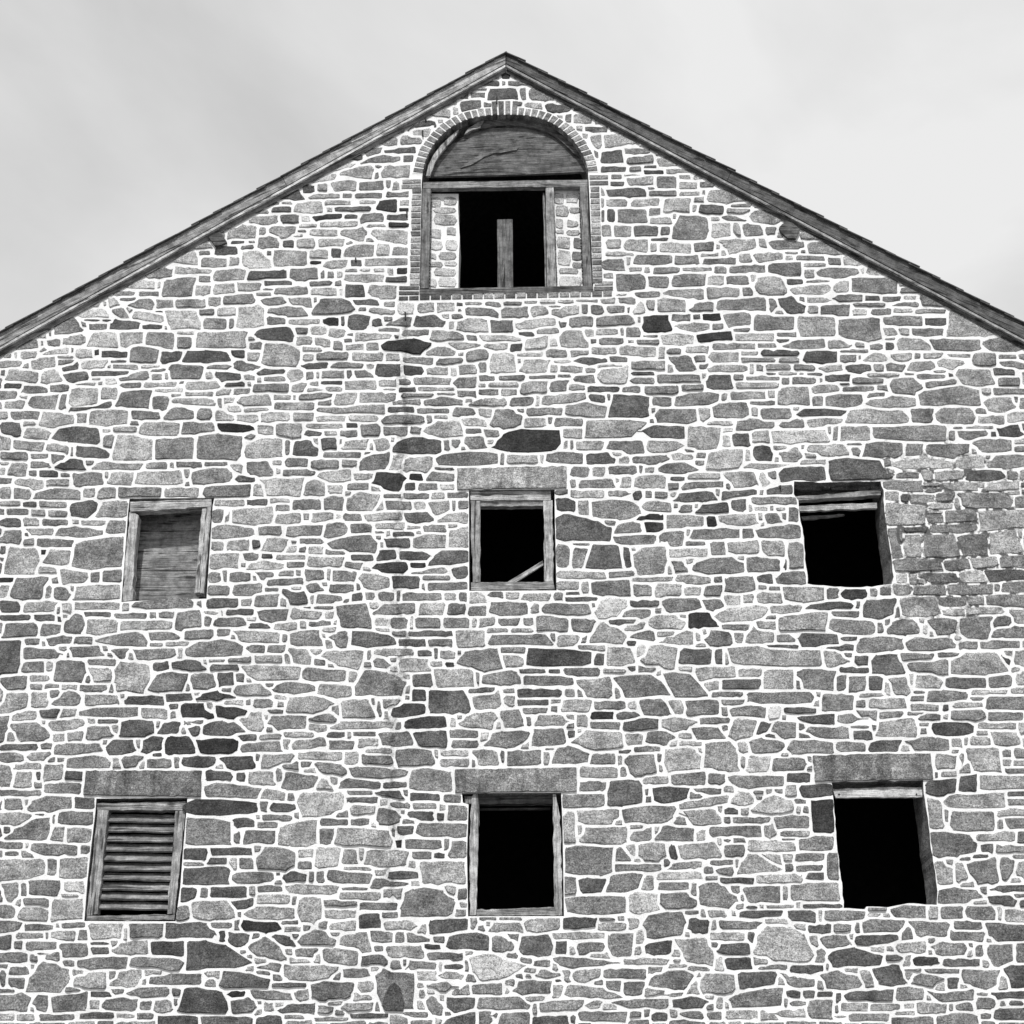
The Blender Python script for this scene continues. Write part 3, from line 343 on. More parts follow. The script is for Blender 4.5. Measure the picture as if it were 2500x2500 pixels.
980 1960 4.9450|-2 11 6 16 3;7 15 9 10 33 10 33 17 12 17 4;2 18 21 23 4;23 25 25 19 33 19 33 27 24 27 4;-2 23 4 32 2;5 24 15 28 4;16 25 21 27 3;3 29 7 32 5;0 34 8 38 4;9 29 33 41 5;0 52 1 44 6 42 21 43 26 48 26 54 22 56 0 56 4;28 43 33 42 33 47 28 48 4;29 49 33 52 5;13 60 14 58 33 57 33 62 14 65 3;-2 58 11 63 5;2 64 10 65 14 68 3 69 4;16 66 21 69 3;11 70 19 72 2;22 71 24 66 38 64 43 66 43 73 24 72 3;37 60 41 63 4;43 63 46 59 58 59 60 64 44 63 5;61 59 65 57 78 57 78 62 68 64 62 63 5;80 57 96 57 96 61 84 62 80 62 3;98 57 106 58 4;97 59 112 63 5;75 64 100 67 5;48 56 59 58 5;38 56 47 58 4;45 66 56 67 55 74 45 73 4;57 74 59 66 66 66 72 65 75 71 73 75 64 76 3;76 68 82 75 3;85 70 95 69 100 70 100 74 88 75 4;101 66 112 64 112 77 101 76 4;0 70 8 76 5;8 73 12 77 5;13 74 31 78 4;33 76 36 75 46 75 62 80 57 84 52 87 40 88 35 84 7;75 77 78 76 95 77 108 79 100 80 84 82 78 81 4;65 78 74 81 4;2 82 4 78 18 79 17 82 4;21 80 31 82 3;16 86 22 83 32 85 30 87 5;65 85 70 82 80 85 72 87 4;61 84 64 86 4;83 86 87 82 98 82 98 87 90 89 5;100 83 112 87 4;76 87 80 89 3;0 84 6 84 8 88 7 100 0 101 4;10 88 31 89 31 93 18 93 4;10 85 14 87 5;34 89 50 95 4;51 90 53 94 5;55 93 58 88 74 88 74 94 60 95 4;79 95 83 90 100 91 109 96 104 97 5;9 92 12 97 4;11 98 15 95 21 102 20 106 15 104 4;19 95 21 98 5;22 96 36 96 36 101 26 104 23 101 3;37 102 39 96 58 96 65 100 62 102 48 102 4;67 98 90 97 88 102 68 103 4;91 100 96 97 100 98 98 101 94 102 5;102 98 112 101 5;0 103 13 106 4;4 107 16 112 4;18 111 24 106 37 103 37 112 18 112 3;41 104 47 106 4;46 112 50 104 64 103 63 112 4;64 105 83 112 3;83 105 86 109 4;87 103 112 109 4;79 7 83 4 86 5 86 20 80 20 5;86 4 107 3 107 8 102 11 90 11 87 9 5;88 19 91 12 112 12 112 20 100 21 5;80 35 81 22 85 21 105 22 104 34 98 36 4;80 36 86 37 86 45 80 46 4;87 38 92 37 101 38 98 44 90 45 3;100 45 104 36 112 35 112 44 5;80 47 92 46 112 46 112 55 94 55 82 54 4;106 22 112 29 4;106 30 112 34 5
0 1480 2.7950|0 7 26 13 3;30 7 48 13 3;50 8 54 14 3;56 22 58 12 66 7 72 9 74 16 70 24 62 24 4;74 5 96 9 3;100 10 104 6 128 6 126 10 110 11 4;131 5 137 11 5;139 6 153 11 4;153 20 155 6 174 3 176 18 158 21 4;1 28 5 15 31 14 33 25 3 28 4;35 26 38 15 53 16 51 25 40 27 4;76 24 77 10 103 12 102 23 86 25 5;105 21 106 13 140 12 150 14 150 19 130 21 5;179 8 184 18 4;185 18 190 11 210 8 218 17 4;22 28 36 34 4;39 28 50 26 64 27 60 33 43 35 4;65 27 81 33 4;83 30 95 26 120 21 129 31 128 35 95 34 4;130 23 140 22 157 26 156 29 132 30 4;160 20 187 29 4;131 32 142 35 5;145 31 165 35 5;-4 30 18 30 17 50 16 58 0 60 -4 60 3;21 36 36 37 48 38 55 42 48 45 21 47 4;58 40 61 44 4;60 36 86 35 92 43 64 45 4;96 38 113 37 110 46 104 45 4;115 38 140 37 153 37 156 43 140 46 120 47 4;160 42 163 36 175 31 195 29 214 33 217 39 210 44 180 45 4;18 57 22 48 39 48 38 58 4;40 48 47 57 5;47 64 48 49 60 47 72 48 76 58 72 67 48 66 4;77 46 101 52 4;77 53 95 54 98 60 97 66 82 67 5;99 66 101 55 105 49 120 49 130 52 131 64 125 76 102 75 5;134 50 147 48 147 55 135 57 3;150 49 164 47 176 49 180 55 168 57 151 54 3;0 61 24 73 4;26 60 42 66 5;27 68 37 73 5;39 68 52 72 4;69 74 70 69 96 69 93 74 80 75 4;129 73 138 60 145 58 164 59 163 66 160 74 140 75 4;166 66 168 59 186 59 189 70 170 74 167 70 4;0 88 6 76 25 77 22 88 17 92 0 94 5;27 74 42 89 6;45 86 50 80 60 73 64 74 70 80 69 87 4;73 77 104 87 5;108 82 112 79 142 79 143 86 110 86 3;145 77 160 76 168 76 168 82 146 83 3;171 81 178 77 190 74 210 80 195 82 172 82 2;10 99 14 92 32 92 31 99 12 101 5;34 91 53 90 49 98 37 98 3;52 97 55 90 67 90 65 95 5;69 92 90 88 121 88 120 96 90 98 70 95 4;123 89 146 90 146 99 124 97 5;148 86 156 90 3;149 91 154 98 4;157 90 160 85 178 85 180 90 186 94 187 98 160 98 2;188 87 206 87 216 92 218 98 206 98 190 96 2;-5 96 8 96 7 106 3 120 -5 120 4;8 104 11 102 34 101 40 108 45 114 38 118 18 119 4;41 103 45 100 70 99 76 102 64 108 48 110 5;85 98 103 103 4;104 114 106 102 115 99 135 101 134 110 126 115 3;138 111 142 102 159 101 156 112 3;163 107 170 104 175 105 174 111 169 113 3;177 112 178 103 194 100 198 103 213 101 215 110 200 113 3;46 111 57 119 5;58 109 73 118 5;74 117 78 105 94 104 100 113 84 117 4;92 123 100 117 116 116 120 126 104 130 96 130 3;123 127 125 117 132 114 142 115 141 126 128 128 3;144 119 148 113 164 113 171 124 170 129 150 130 145 128 2;172 117 195 116 210 116 209 128 176 129 173 124 2;0 120 33 126 3;36 119 46 125 4;47 124 52 120 88 120 89 126 70 130 47 130 4;0 128 12 127 20 131 20 137 0 136 4;24 132 28 128 45 127 44 133 28 135 5;133 128 141 131 3;50 132 56 136 5;58 138 60 133 75 130 90 131 98 136 96 141 80 142 58 141 4;104 134 110 131 125 131 122 138 110 142 4;127 133 152 142 4;157 138 160 132 175 131 188 132 190 138 175 141 3;0 138 8 140 10 150 8 158 0 158 4;12 137 36 143 5;12 158 15 145 28 144 28 158 20 160 5;32 144 36 153 3;37 150 40 138 56 138 54 151 38 154 5;56 151 58 144 72 145 72 152 3;39 155 60 154 71 155 70 163 39 163 4;73 166 74 144 90 143 175 144 175 167 130 167 4;0 160 36 166 4;179 143 196 151 4;179 155 192 153 206 153 206 166 190 166 180 162 4;3 178 4 168 18 168 20 179 4;24 177 28 171 40 166 62 167 62 176 40 180 25 180 4;64 167 84 178 3;162 171 180 169 203 169 203 181 175 182 163 181 3;0 180 16 180 26 184 18 190 0 192 5;20 192 30 185 43 184 43 198 20 198 4;45 183 48 190 4;50 188 53 179 60 179 82 180 82 191 55 190 4;0 170 2 178 4;22 169 25 174 5;162 184 206 204 3
0 480 2.7950|164 45 177 39 184 39 186 45 178 46 5;174 47 183 51 4;148 57 155 51 166 48 171 49 173 60 6;175 61 177 53 194 53 196 61 5;152 67 154 61 172 63 185 64 183 67 6;127 63 151 72 4;108 79 118 73 136 74 135 81 6;137 75 141 81 7;141 80 145 72 171 71 167 87 141 88 4;172 72 184 69 184 75 4;171 77 184 86 5;98 83 117 87 5;122 83 139 87 4;105 88 118 91 4;94 87 98 87 106 95 94 97 6;90 91 94 96 5;76 93 87 97 5;110 95 130 88 136 94 132 99 116 97 4;136 90 152 98 5;153 90 180 98 5;110 96 117 99 113 101 6;136 100 142 101 3;67 103 76 98 91 98 96 106 72 106 8;98 99 106 96 113 106 105 107 5;115 106 117 100 125 100 143 104 142 110 6;73 107 88 109 3;89 107 98 109 3;97 110 100 107 123 110 121 117 95 117 3;124 112 142 116 3;77 111 94 117 4;47 120 49 112 64 106 74 117 72 119 4;73 118 78 121 5;144 99 172 99 176 116 149 117 6;144 113 146 116 5;173 98 187 104 4;75 131 82 119 99 117 102 120 103 132 6;104 118 124 117 124 128 106 132 6;127 129 129 118 153 119 151 134 4;154 117 170 121 7;154 122 167 133 4;42 116 45 122 4;33 119 41 124 7;56 124 71 119 75 121 75 128 55 130 6;35 126 38 130 4;41 125 53 131 4;14 134 20 127 32 125 34 131 26 133 4;34 135 38 132 43 132 36 136 4;17 135 34 143 5;12 136 16 142 7;3 137 10 142 5;36 138 40 136 60 131 60 137 40 139 6;62 132 65 136 4;65 133 81 141 6;82 133 87 139 2;88 135 112 141 3;112 145 116 130 140 133 136 146 125 146 4;140 144 141 136 159 135 156 143 142 146 3;159 145 164 135 180 133 203 137 204 145 178 146 3;50 139 65 141 7;97 143 111 145 4;0 145 6 142 23 144 18 148 0 150 5;26 143 30 141 48 139 49 149 34 152 28 151 5;50 142 65 148 4;54 149 60 146 68 145 69 151 55 153 3;70 151 73 144 95 142 92 150 6;93 147 97 150 5;98 146 121 151 5;123 147 140 150 7;132 150 145 153 4;147 150 150 147 176 147 178 149 174 160 149 159 4;180 150 186 146 205 146 205 151 4;0 151 5 157 4;4 160 8 150 34 153 33 160 31 163 5;36 162 38 151 48 150 54 161 40 164 6;55 155 75 152 78 161 61 163 3;80 152 113 157 3;103 158 128 152 130 158 126 160 103 161 4;132 155 143 161 5;180 153 186 159 5;188 153 200 161 4;80 158 88 161 6;92 158 103 165 8;2 163 20 168 3;85 161 90 165 5;64 166 72 162 84 162 84 166 6;103 165 108 163 123 162 122 167 110 167 4;126 162 154 167 6;157 161 161 164 3;18 171 21 165 42 167 41 172 4;43 164 62 171 4;161 165 164 162 190 161 192 165 190 168 165 170 5;-3 169 16 178 4;17 174 24 177 6;135 167 160 171 7;162 171 165 170 186 171 187 174 163 174 5;150 172 158 175 5;56 183 62 168 70 165 85 166 87 183 70 185 6;50 185 54 173 59 172 60 182 58 186 4;87 177 90 166 102 167 101 177 5;101 183 107 171 118 169 133 169 130 185 4;132 174 148 187 4;25 184 26 175 51 173 49 186 4;4 185 4 179 21 176 22 179 19 186 5;150 180 152 176 180 175 190 180 190 183 6;57 187 97 179 97 184 60 188 3;9 187 35 197 4;37 188 65 197 5;67 188 76 197 5;76 196 80 186 105 187 116 189 112 197 6;114 187 140 196 4;145 186 169 196 3;171 187 184 197 5;-5 187 7 197 6;190 187 200 195 6
0 980 2.7950|-5 8 7 15 6;9 8 35 15 4;32 21 39 9 50 10 65 13 65 19 42 24 5;67 10 76 20 5;77 19 80 7 94 6 106 8 112 9 112 19 92 22 77 21 5;114 8 140 15 4;143 15 147 7 156 6 169 8 168 16 146 16 4;171 16 172 8 176 7 182 9 184 16 5;188 17 190 8 197 8 205 13 206 17 6;19 15 33 22 5;0 16 18 18 19 31 10 31 2 28 3;113 16 122 21 4;120 28 126 17 158 19 156 31 130 30 5;158 29 160 18 186 17 187 26 176 28 4;19 32 24 22 41 24 44 27 42 34 30 34 5;44 33 52 24 62 22 86 22 87 37 74 37 60 35 3;90 24 97 27 7;98 22 120 27 5;89 40 92 30 101 29 98 41 5;98 48 102 30 110 29 134 33 133 51 118 53 98 53 6;135 51 135 33 145 31 168 31 169 51 4;171 48 174 29 190 28 214 30 215 51 185 53 173 51 4;0 30 10 31 9 43 0 42 5;11 41 12 34 40 35 38 44 5;39 42 41 37 62 39 60 47 5;61 39 64 48 4;66 48 68 39 90 41 96 46 94 50 68 49 3;0 44 24 51 4;27 46 43 50 4;0 53 8 56 5;5 65 10 54 25 54 23 66 5;26 52 45 59 4;48 57 51 50 71 50 75 60 48 59 3;75 51 83 56 4;80 59 84 52 125 54 122 60 90 60 5;127 53 148 60 5;153 52 177 58 4;178 51 200 57 4;24 60 32 65 4;34 60 51 66 3;53 63 61 66 5;63 63 90 62 90 72 75 74 66 74 4;93 72 98 61 117 62 115 74 5;117 72 121 61 158 60 162 69 160 72 140 73 6;166 67 168 62 184 58 205 58 206 70 178 73 168 72 4;0 66 11 72 4;12 71 16 67 38 69 37 77 30 77 5;40 68 60 74 5;0 57 5 65 6;0 74 10 86 5;11 76 27 86 5;29 85 34 79 46 76 70 78 70 86 40 86 4;73 75 83 84 5;84 85 88 76 101 75 100 84 5;103 75 141 85 4;143 75 174 85 5;178 85 180 74 220 72 219 83 200 85 4;0 87 18 91 5;20 88 32 92 3;34 87 58 93 5;61 93 64 89 76 87 84 87 84 95 76 102 62 100 3;84 101 91 88 108 87 113 89 112 101 5;0 94 4 99 4;5 94 25 99 4;27 94 40 100 5;42 95 60 102 5;0 102 19 110 3;19 102 32 102 34 109 21 109 5;37 102 60 109 4;63 103 69 107 6;71 104 93 108 5;92 115 94 105 111 104 110 116 4;22 111 46 111 46 116 28 117 5;48 117 53 110 66 109 90 113 90 116 76 119 4;0 120 4 113 20 113 20 120 17 124 0 123 4;20 120 30 126 5;32 127 33 120 64 121 63 127 4;64 144 65 126 76 121 108 117 110 130 107 144 82 147 64 145 4;0 127 6 134 4;2 151 7 128 32 128 34 138 30 152 5;36 130 40 134 2;38 141 44 129 62 130 59 142 50 144 5;0 136 4 140 4;33 144 50 150 6;53 146 76 150 77 155 72 159 55 160 5;79 149 87 158 4;90 147 107 158 4;0 154 12 158 2;6 171 15 154 43 153 36 173 14 174 4;45 153 51 159 4;0 160 8 172 5;39 161 45 172 5;46 170 48 163 60 163 62 168 58 174 50 174 4;64 173 67 161 104 160 105 172 90 174 5;0 173 18 185 3;21 184 23 175 51 175 48 183 5;54 176 63 185 6;65 175 106 182 5;114 180 118 175 165 166 172 176 168 180 130 181 4;170 174 176 179 4;0 186 26 191 3;30 186 47 191 2;50 187 54 192 3;57 193 60 188 66 185 72 188 74 197 58 199 3;74 184 95 188 2;100 185 128 190 4;131 185 137 190 6;138 184 152 190 4;154 190 156 185 174 181 176 193 160 200 154 198 5;0 192 30 198 5;76 189 103 198 5
1400 200 2.7950|0 28 10 27 16 29 17 36 0 37 5;2 23 10 24 11 26 0 26 4;18 33 22 33 28 37 18 37 5;10 39 30 44 4;32 40 38 44 4;14 49 24 46 24 55 22 60 5;27 47 36 45 48 46 56 53 28 57 5;2 38 8 43 7;57 52 64 57 7;23 68 25 62 42 60 43 70 26 71 3;45 58 68 63 4;47 69 49 67 70 64 70 71 48 72 4;72 67 79 66 88 69 91 73 76 74 5;71 61 78 65 4;68 58 75 61 2;24 74 45 79 3;49 74 59 78 4;62 73 72 75 3;62 77 79 81 2;81 76 107 81 5;91 80 103 85 5;104 80 114 86 5;33 81 42 85 4;32 87 44 91 3;45 81 59 82 5;46 84 70 82 70 90 50 90 5;72 82 91 94 4;65 92 72 94 5;92 88 108 87 110 94 92 95 5;109 86 124 93 4;125 87 130 93 5;24 92 28 100 24 100 5;29 94 57 93 64 95 64 101 50 101 31 101 3;65 95 90 100 4;92 95 111 100 5;114 95 130 93 144 99 153 104 125 107 116 105 5;105 101 115 106 5
1480 480 2.7950|0 1 18 9 5;22 9 24 2 46 1 46 9 6;49 1 75 15 6;76 0 86 6 5;87 3 90 -6 118 -6 126 3 105 7 5;79 14 82 7 103 8 102 15 97 17 3;108 6 127 10 4;105 10 127 15 5;129 6 134 10 5;100 18 108 16 122 21 106 21 4;124 14 135 11 156 21 145 25 128 23 5;134 22 152 26 2;0 10 8 22 3;10 11 37 24 4;37 9 48 17 4;38 18 58 24 5;57 37 58 28 64 16 80 16 90 19 90 30 86 38 68 40 4;92 22 109 36 6;111 23 117 35 5;118 24 134 24 137 34 122 35 4;139 26 149 34 4;151 27 155 22 169 27 167 36 157 34 2;-6 24 5 35 5;6 25 22 36 5;24 25 46 36 4;48 26 56 34 4;39 36 54 39 3;168 31 187 39 5;0 36 13 46 5;15 44 19 37 36 37 36 49 17 48 5;38 40 45 48 5;46 48 46 40 75 40 74 50 60 49 6;75 40 95 40 94 49 78 48 4;97 38 130 37 133 44 108 50 5;132 36 140 45 5;140 38 173 38 174 44 168 47 146 46 4;174 42 180 39 200 39 200 50 178 49 5;0 48 24 52 5;22 59 27 51 57 51 57 58 40 60 4;59 51 82 60 4;82 49 99 53 5;84 53 114 60 4;116 49 127 58 6;127 50 155 49 154 55 134 58 5;155 48 168 50 5;156 51 163 56 6;166 51 191 56 4;-8 54 18 65 4;20 61 31 66 5;33 61 39 67 5;41 62 64 67 4;67 62 92 65 5;94 60 105 67 5;108 60 139 67 4;141 62 144 58 171 57 170 70 155 69 143 66 3;173 58 192 62 5;173 63 182 72 5;184 68 190 62 200 62 200 71 5;-4 66 6 72 5;8 68 30 67 35 73 34 81 10 83 4;36 69 55 80 4;57 67 88 79 4;88 69 103 78 6;105 69 126 77 4;128 80 132 71 152 70 157 80 156 86 136 86 5;158 72 172 77 3;176 73 192 75 5;-6 76 6 81 5;25 83 47 88 4;50 85 54 82 85 80 85 90 65 88 5;87 79 117 90 5;118 79 129 88 4;161 82 166 79 200 75 200 86 166 86 6;1 83 5 86 5;10 85 17 86 7;0 89 8 93 6;11 88 26 94 4;23 101 30 92 37 101 25 103 6;35 90 43 100 5;44 97 45 89 69 90 69 101 46 101 5;72 92 76 97 4;72 99 77 93 93 92 93 100 74 100 4;96 88 141 100 4;142 90 148 90 150 98 144 101 4;149 89 163 88 174 96 172 102 160 103 152 97 3;175 88 200 93 5;176 95 187 103 5;186 96 200 104 4;0 97 2 95 16 95 16 101 4 102 4;18 97 21 102 4;-10 106 20 103 26 111 10 113 -10 114 4;27 105 30 110 4;31 115 33 105 54 103 57 116 52 119 35 119 2;56 102 74 109 4;76 103 82 107 4;84 102 100 109 2;102 103 122 101 126 104 126 111 108 115 4;127 103 165 118 4;166 105 200 103 200 122 170 122 5;60 114 65 111 90 110 90 115 78 118 5;93 111 102 116 4;110 115 125 119 4;-10 115 12 121 6;17 114 30 123 4;33 121 45 123 5;47 120 77 130 6;79 121 98 119 110 117 110 125 82 127 2;112 119 147 127 6;149 118 166 123 4;148 124 160 127 3;154 131 162 127 190 124 191 132 165 134 4;-8 123 15 130 4;19 125 24 128 5;26 125 47 130 4;11 130 46 140 6;-10 132 9 138 5;51 133 65 138 4;69 130 90 137 5;93 128 130 134 5;132 128 148 132 4;89 140 92 136 116 136 116 144 95 145 5;117 135 133 140 5;135 134 169 141 3;172 140 178 136 200 134 200 147 180 145 3;3 140 20 145 4;22 141 28 143 5;77 138 87 145 4;54 140 71 139 81 152 62 153 4;19 143 53 152 5;117 140 148 145 5;150 140 170 146 5;85 153 96 147 124 148 124 153 5;130 146 137 153 4;139 146 161 152 5;163 146 183 153 4;187 147 200 153 5;-8 146 16 150 5;-8 151 17 151 14 164 0 165 -8 160 6;20 153 42 156 3;17 158 42 164 4;44 155 83 163 4;87 160 90 156 108 156 111 168 95 169 88 166 3;111 155 120 161 4;122 157 152 161 4;140 154 148 156 4;150 153 167 156 5;168 153 173 156 5;175 154 190 157 4;153 158 160 164 4;162 157 184 164 4;186 158 190 163 4;191 156 200 161 4;113 162 152 168 5;0 166 11 171 3;14 165 30 172 4;33 165 63 173 4;66 164 85 170 4;149 166 178 184 5;180 164 200 173 5;1 193 6 173 22 173 37 175 38 193 3;40 174 57 184 4;60 183 61 174 80 171 100 171 99 179 82 183 4;99 171 105 180 5;108 170 140 178 5;141 169 147 176 6;125 178 148 182 4;180 174 190 184 5;40 192 48 186 77 184 80 197 44 197 4;79 184 91 197 5;93 184 98 180 123 179 125 191 120 195 94 195 4;127 184 131 193 5;134 185 162 197 4;166 189 172 185 196 184 196 193 168 192 3
1480 980 2.7950|41 13 46 7 78 6 82 18 70 20 45 18 4;79 6 91 16 6;93 3 98 1 123 1 124 13 102 15 93 14 4;127 5 132 13 5;133 7 148 7 160 9 164 13 150 14 137 13 4;166 10 172 7 190 6 212 7 210 13 170 13 3;-3 17 21 18 18 32 -3 33 5;20 30 24 20 45 21 68 21 69 33 40 32 3;87 16 110 21 6;113 25 114 16 125 15 149 17 145 23 120 26 4;151 15 173 24 4;176 17 193 15 208 16 194 20 178 24 5;71 22 100 22 97 42 78 42 71 40 5;102 23 111 27 7;102 29 109 40 6;108 28 124 28 127 39 111 39 3;128 29 140 25 167 25 167 38 152 40 144 35 132 33 5;169 26 182 24 184 36 172 37 7;1 41 3 35 31 34 33 46 20 46 4;36 41 37 34 60 34 68 38 58 44 40 45 5;69 42 77 45 4;128 40 136 38 143 40 147 46 145 52 132 52 128 47 3;149 45 168 40 172 48 168 52 155 53 5;121 42 126 52 6;173 42 180 38 195 37 202 46 188 49 175 45 5;0 47 8 54 4;11 48 20 55 5;23 50 26 48 52 47 56 50 48 53 38 55 24 54 4;57 45 76 51 5;79 45 87 50 4;78 51 86 56 4;87 59 90 45 98 42 120 42 119 52 114 59 100 60 6;120 58 126 54 160 55 152 57 140 59 5;169 51 192 55 5;2 56 28 64 4;33 58 41 62 5;45 59 55 54 68 54 81 59 70 63 52 63 4;-4 68 7 75 4;9 67 11 72 6;12 66 22 76 6;24 74 27 66 36 64 51 65 52 76 32 76 5;57 66 68 69 3;71 63 99 68 5;54 71 63 78 4;66 75 70 71 103 70 103 75 90 75 67 77 4;102 62 128 62 133 73 112 76 5;133 63 140 63 144 71 137 76 7;140 61 148 68 4;146 71 149 73 4;151 63 155 58 190 56 191 69 182 71 172 69 153 70 3;2 78 17 83 4;19 78 30 78 31 84 26 86 19 83 3;34 78 40 84 4;42 79 55 84 4;58 87 64 81 93 78 97 86 85 88 65 88 3;101 79 133 77 132 81 101 86 3;140 77 150 74 164 73 163 81 140 81 3;126 83 167 90 4;-8 90 0 86 15 86 24 88 25 97 20 103 0 104 -8 102 5;27 90 40 87 57 89 58 97 40 96 30 95 5;62 96 66 91 76 90 75 96 66 97 4;78 98 83 91 106 88 107 97 90 98 3;109 86 122 85 123 94 118 97 110 94 3;129 92 142 96 6;148 93 156 96 5;159 92 169 105 4;26 98 50 104 2;53 99 84 100 85 109 53 111 5;88 100 95 101 96 110 88 109 2;98 100 130 98 134 107 120 109 100 106 5;138 98 150 97 155 106 140 107 4;7 115 9 108 24 105 29 107 30 114 8 115 4;33 105 50 106 49 113 36 114 2;-8 107 4 123 4;6 118 43 117 42 124 20 126 8 124 4;47 116 50 114 69 113 66 127 57 128 54 122 47 122 4;73 120 76 112 116 111 117 119 100 120 75 121 4;118 111 129 120 4;130 112 160 107 170 109 169 119 150 120 134 119 4;69 122 86 126 4;91 126 93 123 103 123 104 134 92 134 4;106 124 132 121 133 132 115 134 107 131 5;136 121 155 121 155 135 142 135 137 130 5;159 122 174 147 4;156 138 158 147 3;-15 146 -8 126 8 126 13 142 12 146 0 148 -12 148 4;14 127 20 127 22 144 17 145 3;23 134 32 127 52 128 52 151 28 153 25 145 5;55 128 89 137 6;56 141 68 140 71 148 60 150 4;73 142 92 137 108 136 120 141 120 149 88 151 76 147 4;122 136 153 149 4;2 148 25 154 4;22 153 59 157 5;59 156 63 151 90 154 91 159 80 160 5;95 153 101 158 4;104 155 128 153 130 164 115 168 104 166 4;132 153 144 150 146 160 133 158 3;148 155 154 150 172 148 175 152 175 160 150 160 4;-14 158 20 155 22 170 0 170 -12 168 4;23 160 39 170 4;43 166 45 159 66 160 65 170 43 170 5;68 162 83 170 6;84 170 88 161 102 161 99 170 4;133 160 140 164 4;142 161 152 165 4;154 162 191 162 191 174 172 176 156 172 5;19 174 46 180 3;49 176 54 172 80 172 83 180 76 183 54 184 4;84 173 98 173 103 178 96 182 88 182 4;104 169 118 179 6;119 169 128 176 5;131 166 154 177 5;13 187 16 182 30 181 38 184 34 189 20 190 4;94 186 110 179 141 178 142 184 128 190 98 193 7;143 178 172 186 5;36 190 44 187 60 187 69 193 66 199 40 200 6;64 186 69 189 5;71 185 90 185 97 195 71 196 3;1 190 16 198 2;150 190 170 186 192 183 192 198 150 200 5;130 192 149 200 5;19 191 35 198 6;41 182 47 185 5
1960 480 2.7950|0 39 0 32 15 36 13 38 5;3 42 8 39 22 40 40 49 34 52 5 50 5;34 52 42 51 56 58 46 61 36 60 6;22 53 34 60 4;-2 51 20 56 4;0 58 21 62 5;11 66 17 62 46 62 50 67 30 72 14 69 4;51 62 54 68 7;54 67 58 60 68 61 74 67 68 69 6;3 73 24 75 5;21 87 24 75 41 73 41 83 6;42 83 42 71 82 71 82 85 60 85 4;84 75 96 79 5;85 79 101 85 4;4 88 22 93 5;22 91 28 85 52 86 52 91 30 92 4;54 86 67 91 3;70 87 86 92 4;88 86 99 91 7;102 87 109 86 124 94 124 97 105 95 4;44 93 72 97 4;77 96 85 92 100 91 101 97 4;5 95 14 104 6;14 94 41 105 4;43 97 56 104 6;59 97 78 104 4;79 97 96 101 6;98 98 125 103 4;106 103 126 104 5;126 117 128 100 140 103 170 121 150 123 126 122 5;70 104 105 113 4;106 105 127 113 3;31 107 62 105 67 107 69 124 58 128 32 121 4;70 115 78 114 84 121 73 122 6;84 115 93 122 6;95 115 123 122 4;72 123 81 126 4;82 126 86 123 102 124 112 130 112 135 84 134 5;111 125 154 124 155 133 145 136 116 134 4;156 128 164 124 178 123 195 132 185 136 165 135 4;22 127 28 126 43 130 40 134 23 133 4;46 127 55 133 5;58 129 71 134 4;71 127 79 134 3;32 133 57 136 4;0 143 4 135 30 135 30 145 16 147 2 146 3;31 138 47 145 4;49 139 51 142 5;52 144 62 136 75 140 72 144 6;74 139 96 136 95 143 86 145 5;97 136 104 142 4;104 136 123 142 5;126 137 147 141 5;147 147 149 137 168 137 168 147 158 149 4;171 138 187 142 4;188 138 198 142 4;117 143 122 140 138 142 142 146 130 151 120 148 5;143 145 147 148 5;172 144 183 143 196 147 196 152 176 149 4;0 145 11 152 4;14 150 20 147 34 146 35 151 20 154 5;36 149 43 146 58 147 60 152 50 154 40 153 3;62 146 71 154 5;72 146 90 147 86 154 73 152 4;91 152 95 144 113 143 115 150 100 153 5;114 152 125 154 5;127 154 132 158 3;132 155 137 150 163 151 168 163 158 166 140 164 5;166 150 186 156 3;187 153 190 156 5;4 154 18 157 5;18 155 43 163 3;56 154 85 158 5;89 154 98 157 4;98 155 125 160 4;0 157 12 164 3;13 160 18 163 4;42 158 71 164 4;75 165 79 158 98 157 101 164 105 167 98 174 80 172 4;107 163 111 161 134 159 134 164 108 168 4;170 158 192 166 4;30 162 42 165 4;8 166 14 164 32 164 32 169 9 173 5;34 165 63 171 4;64 164 74 170 5;56 170 73 176 4;99 172 115 168 134 165 155 169 156 182 104 183 4;155 167 165 173 5;166 167 198 173 4;19 183 20 175 34 172 51 172 53 181 35 186 4;8 173 18 184 5;-10 165 6 185 4;53 181 62 176 80 174 99 176 98 183 75 186 5;157 180 163 176 182 175 186 183 178 189 162 187 5;189 176 198 186 5;0 185 31 192 3;37 190 40 186 85 186 93 193 93 199 37 199 5;94 184 115 200 4;115 190 122 184 144 184 151 193 148 200 120 200 4;151 185 160 190 4;178 188 198 198 6;153 191 176 199 5
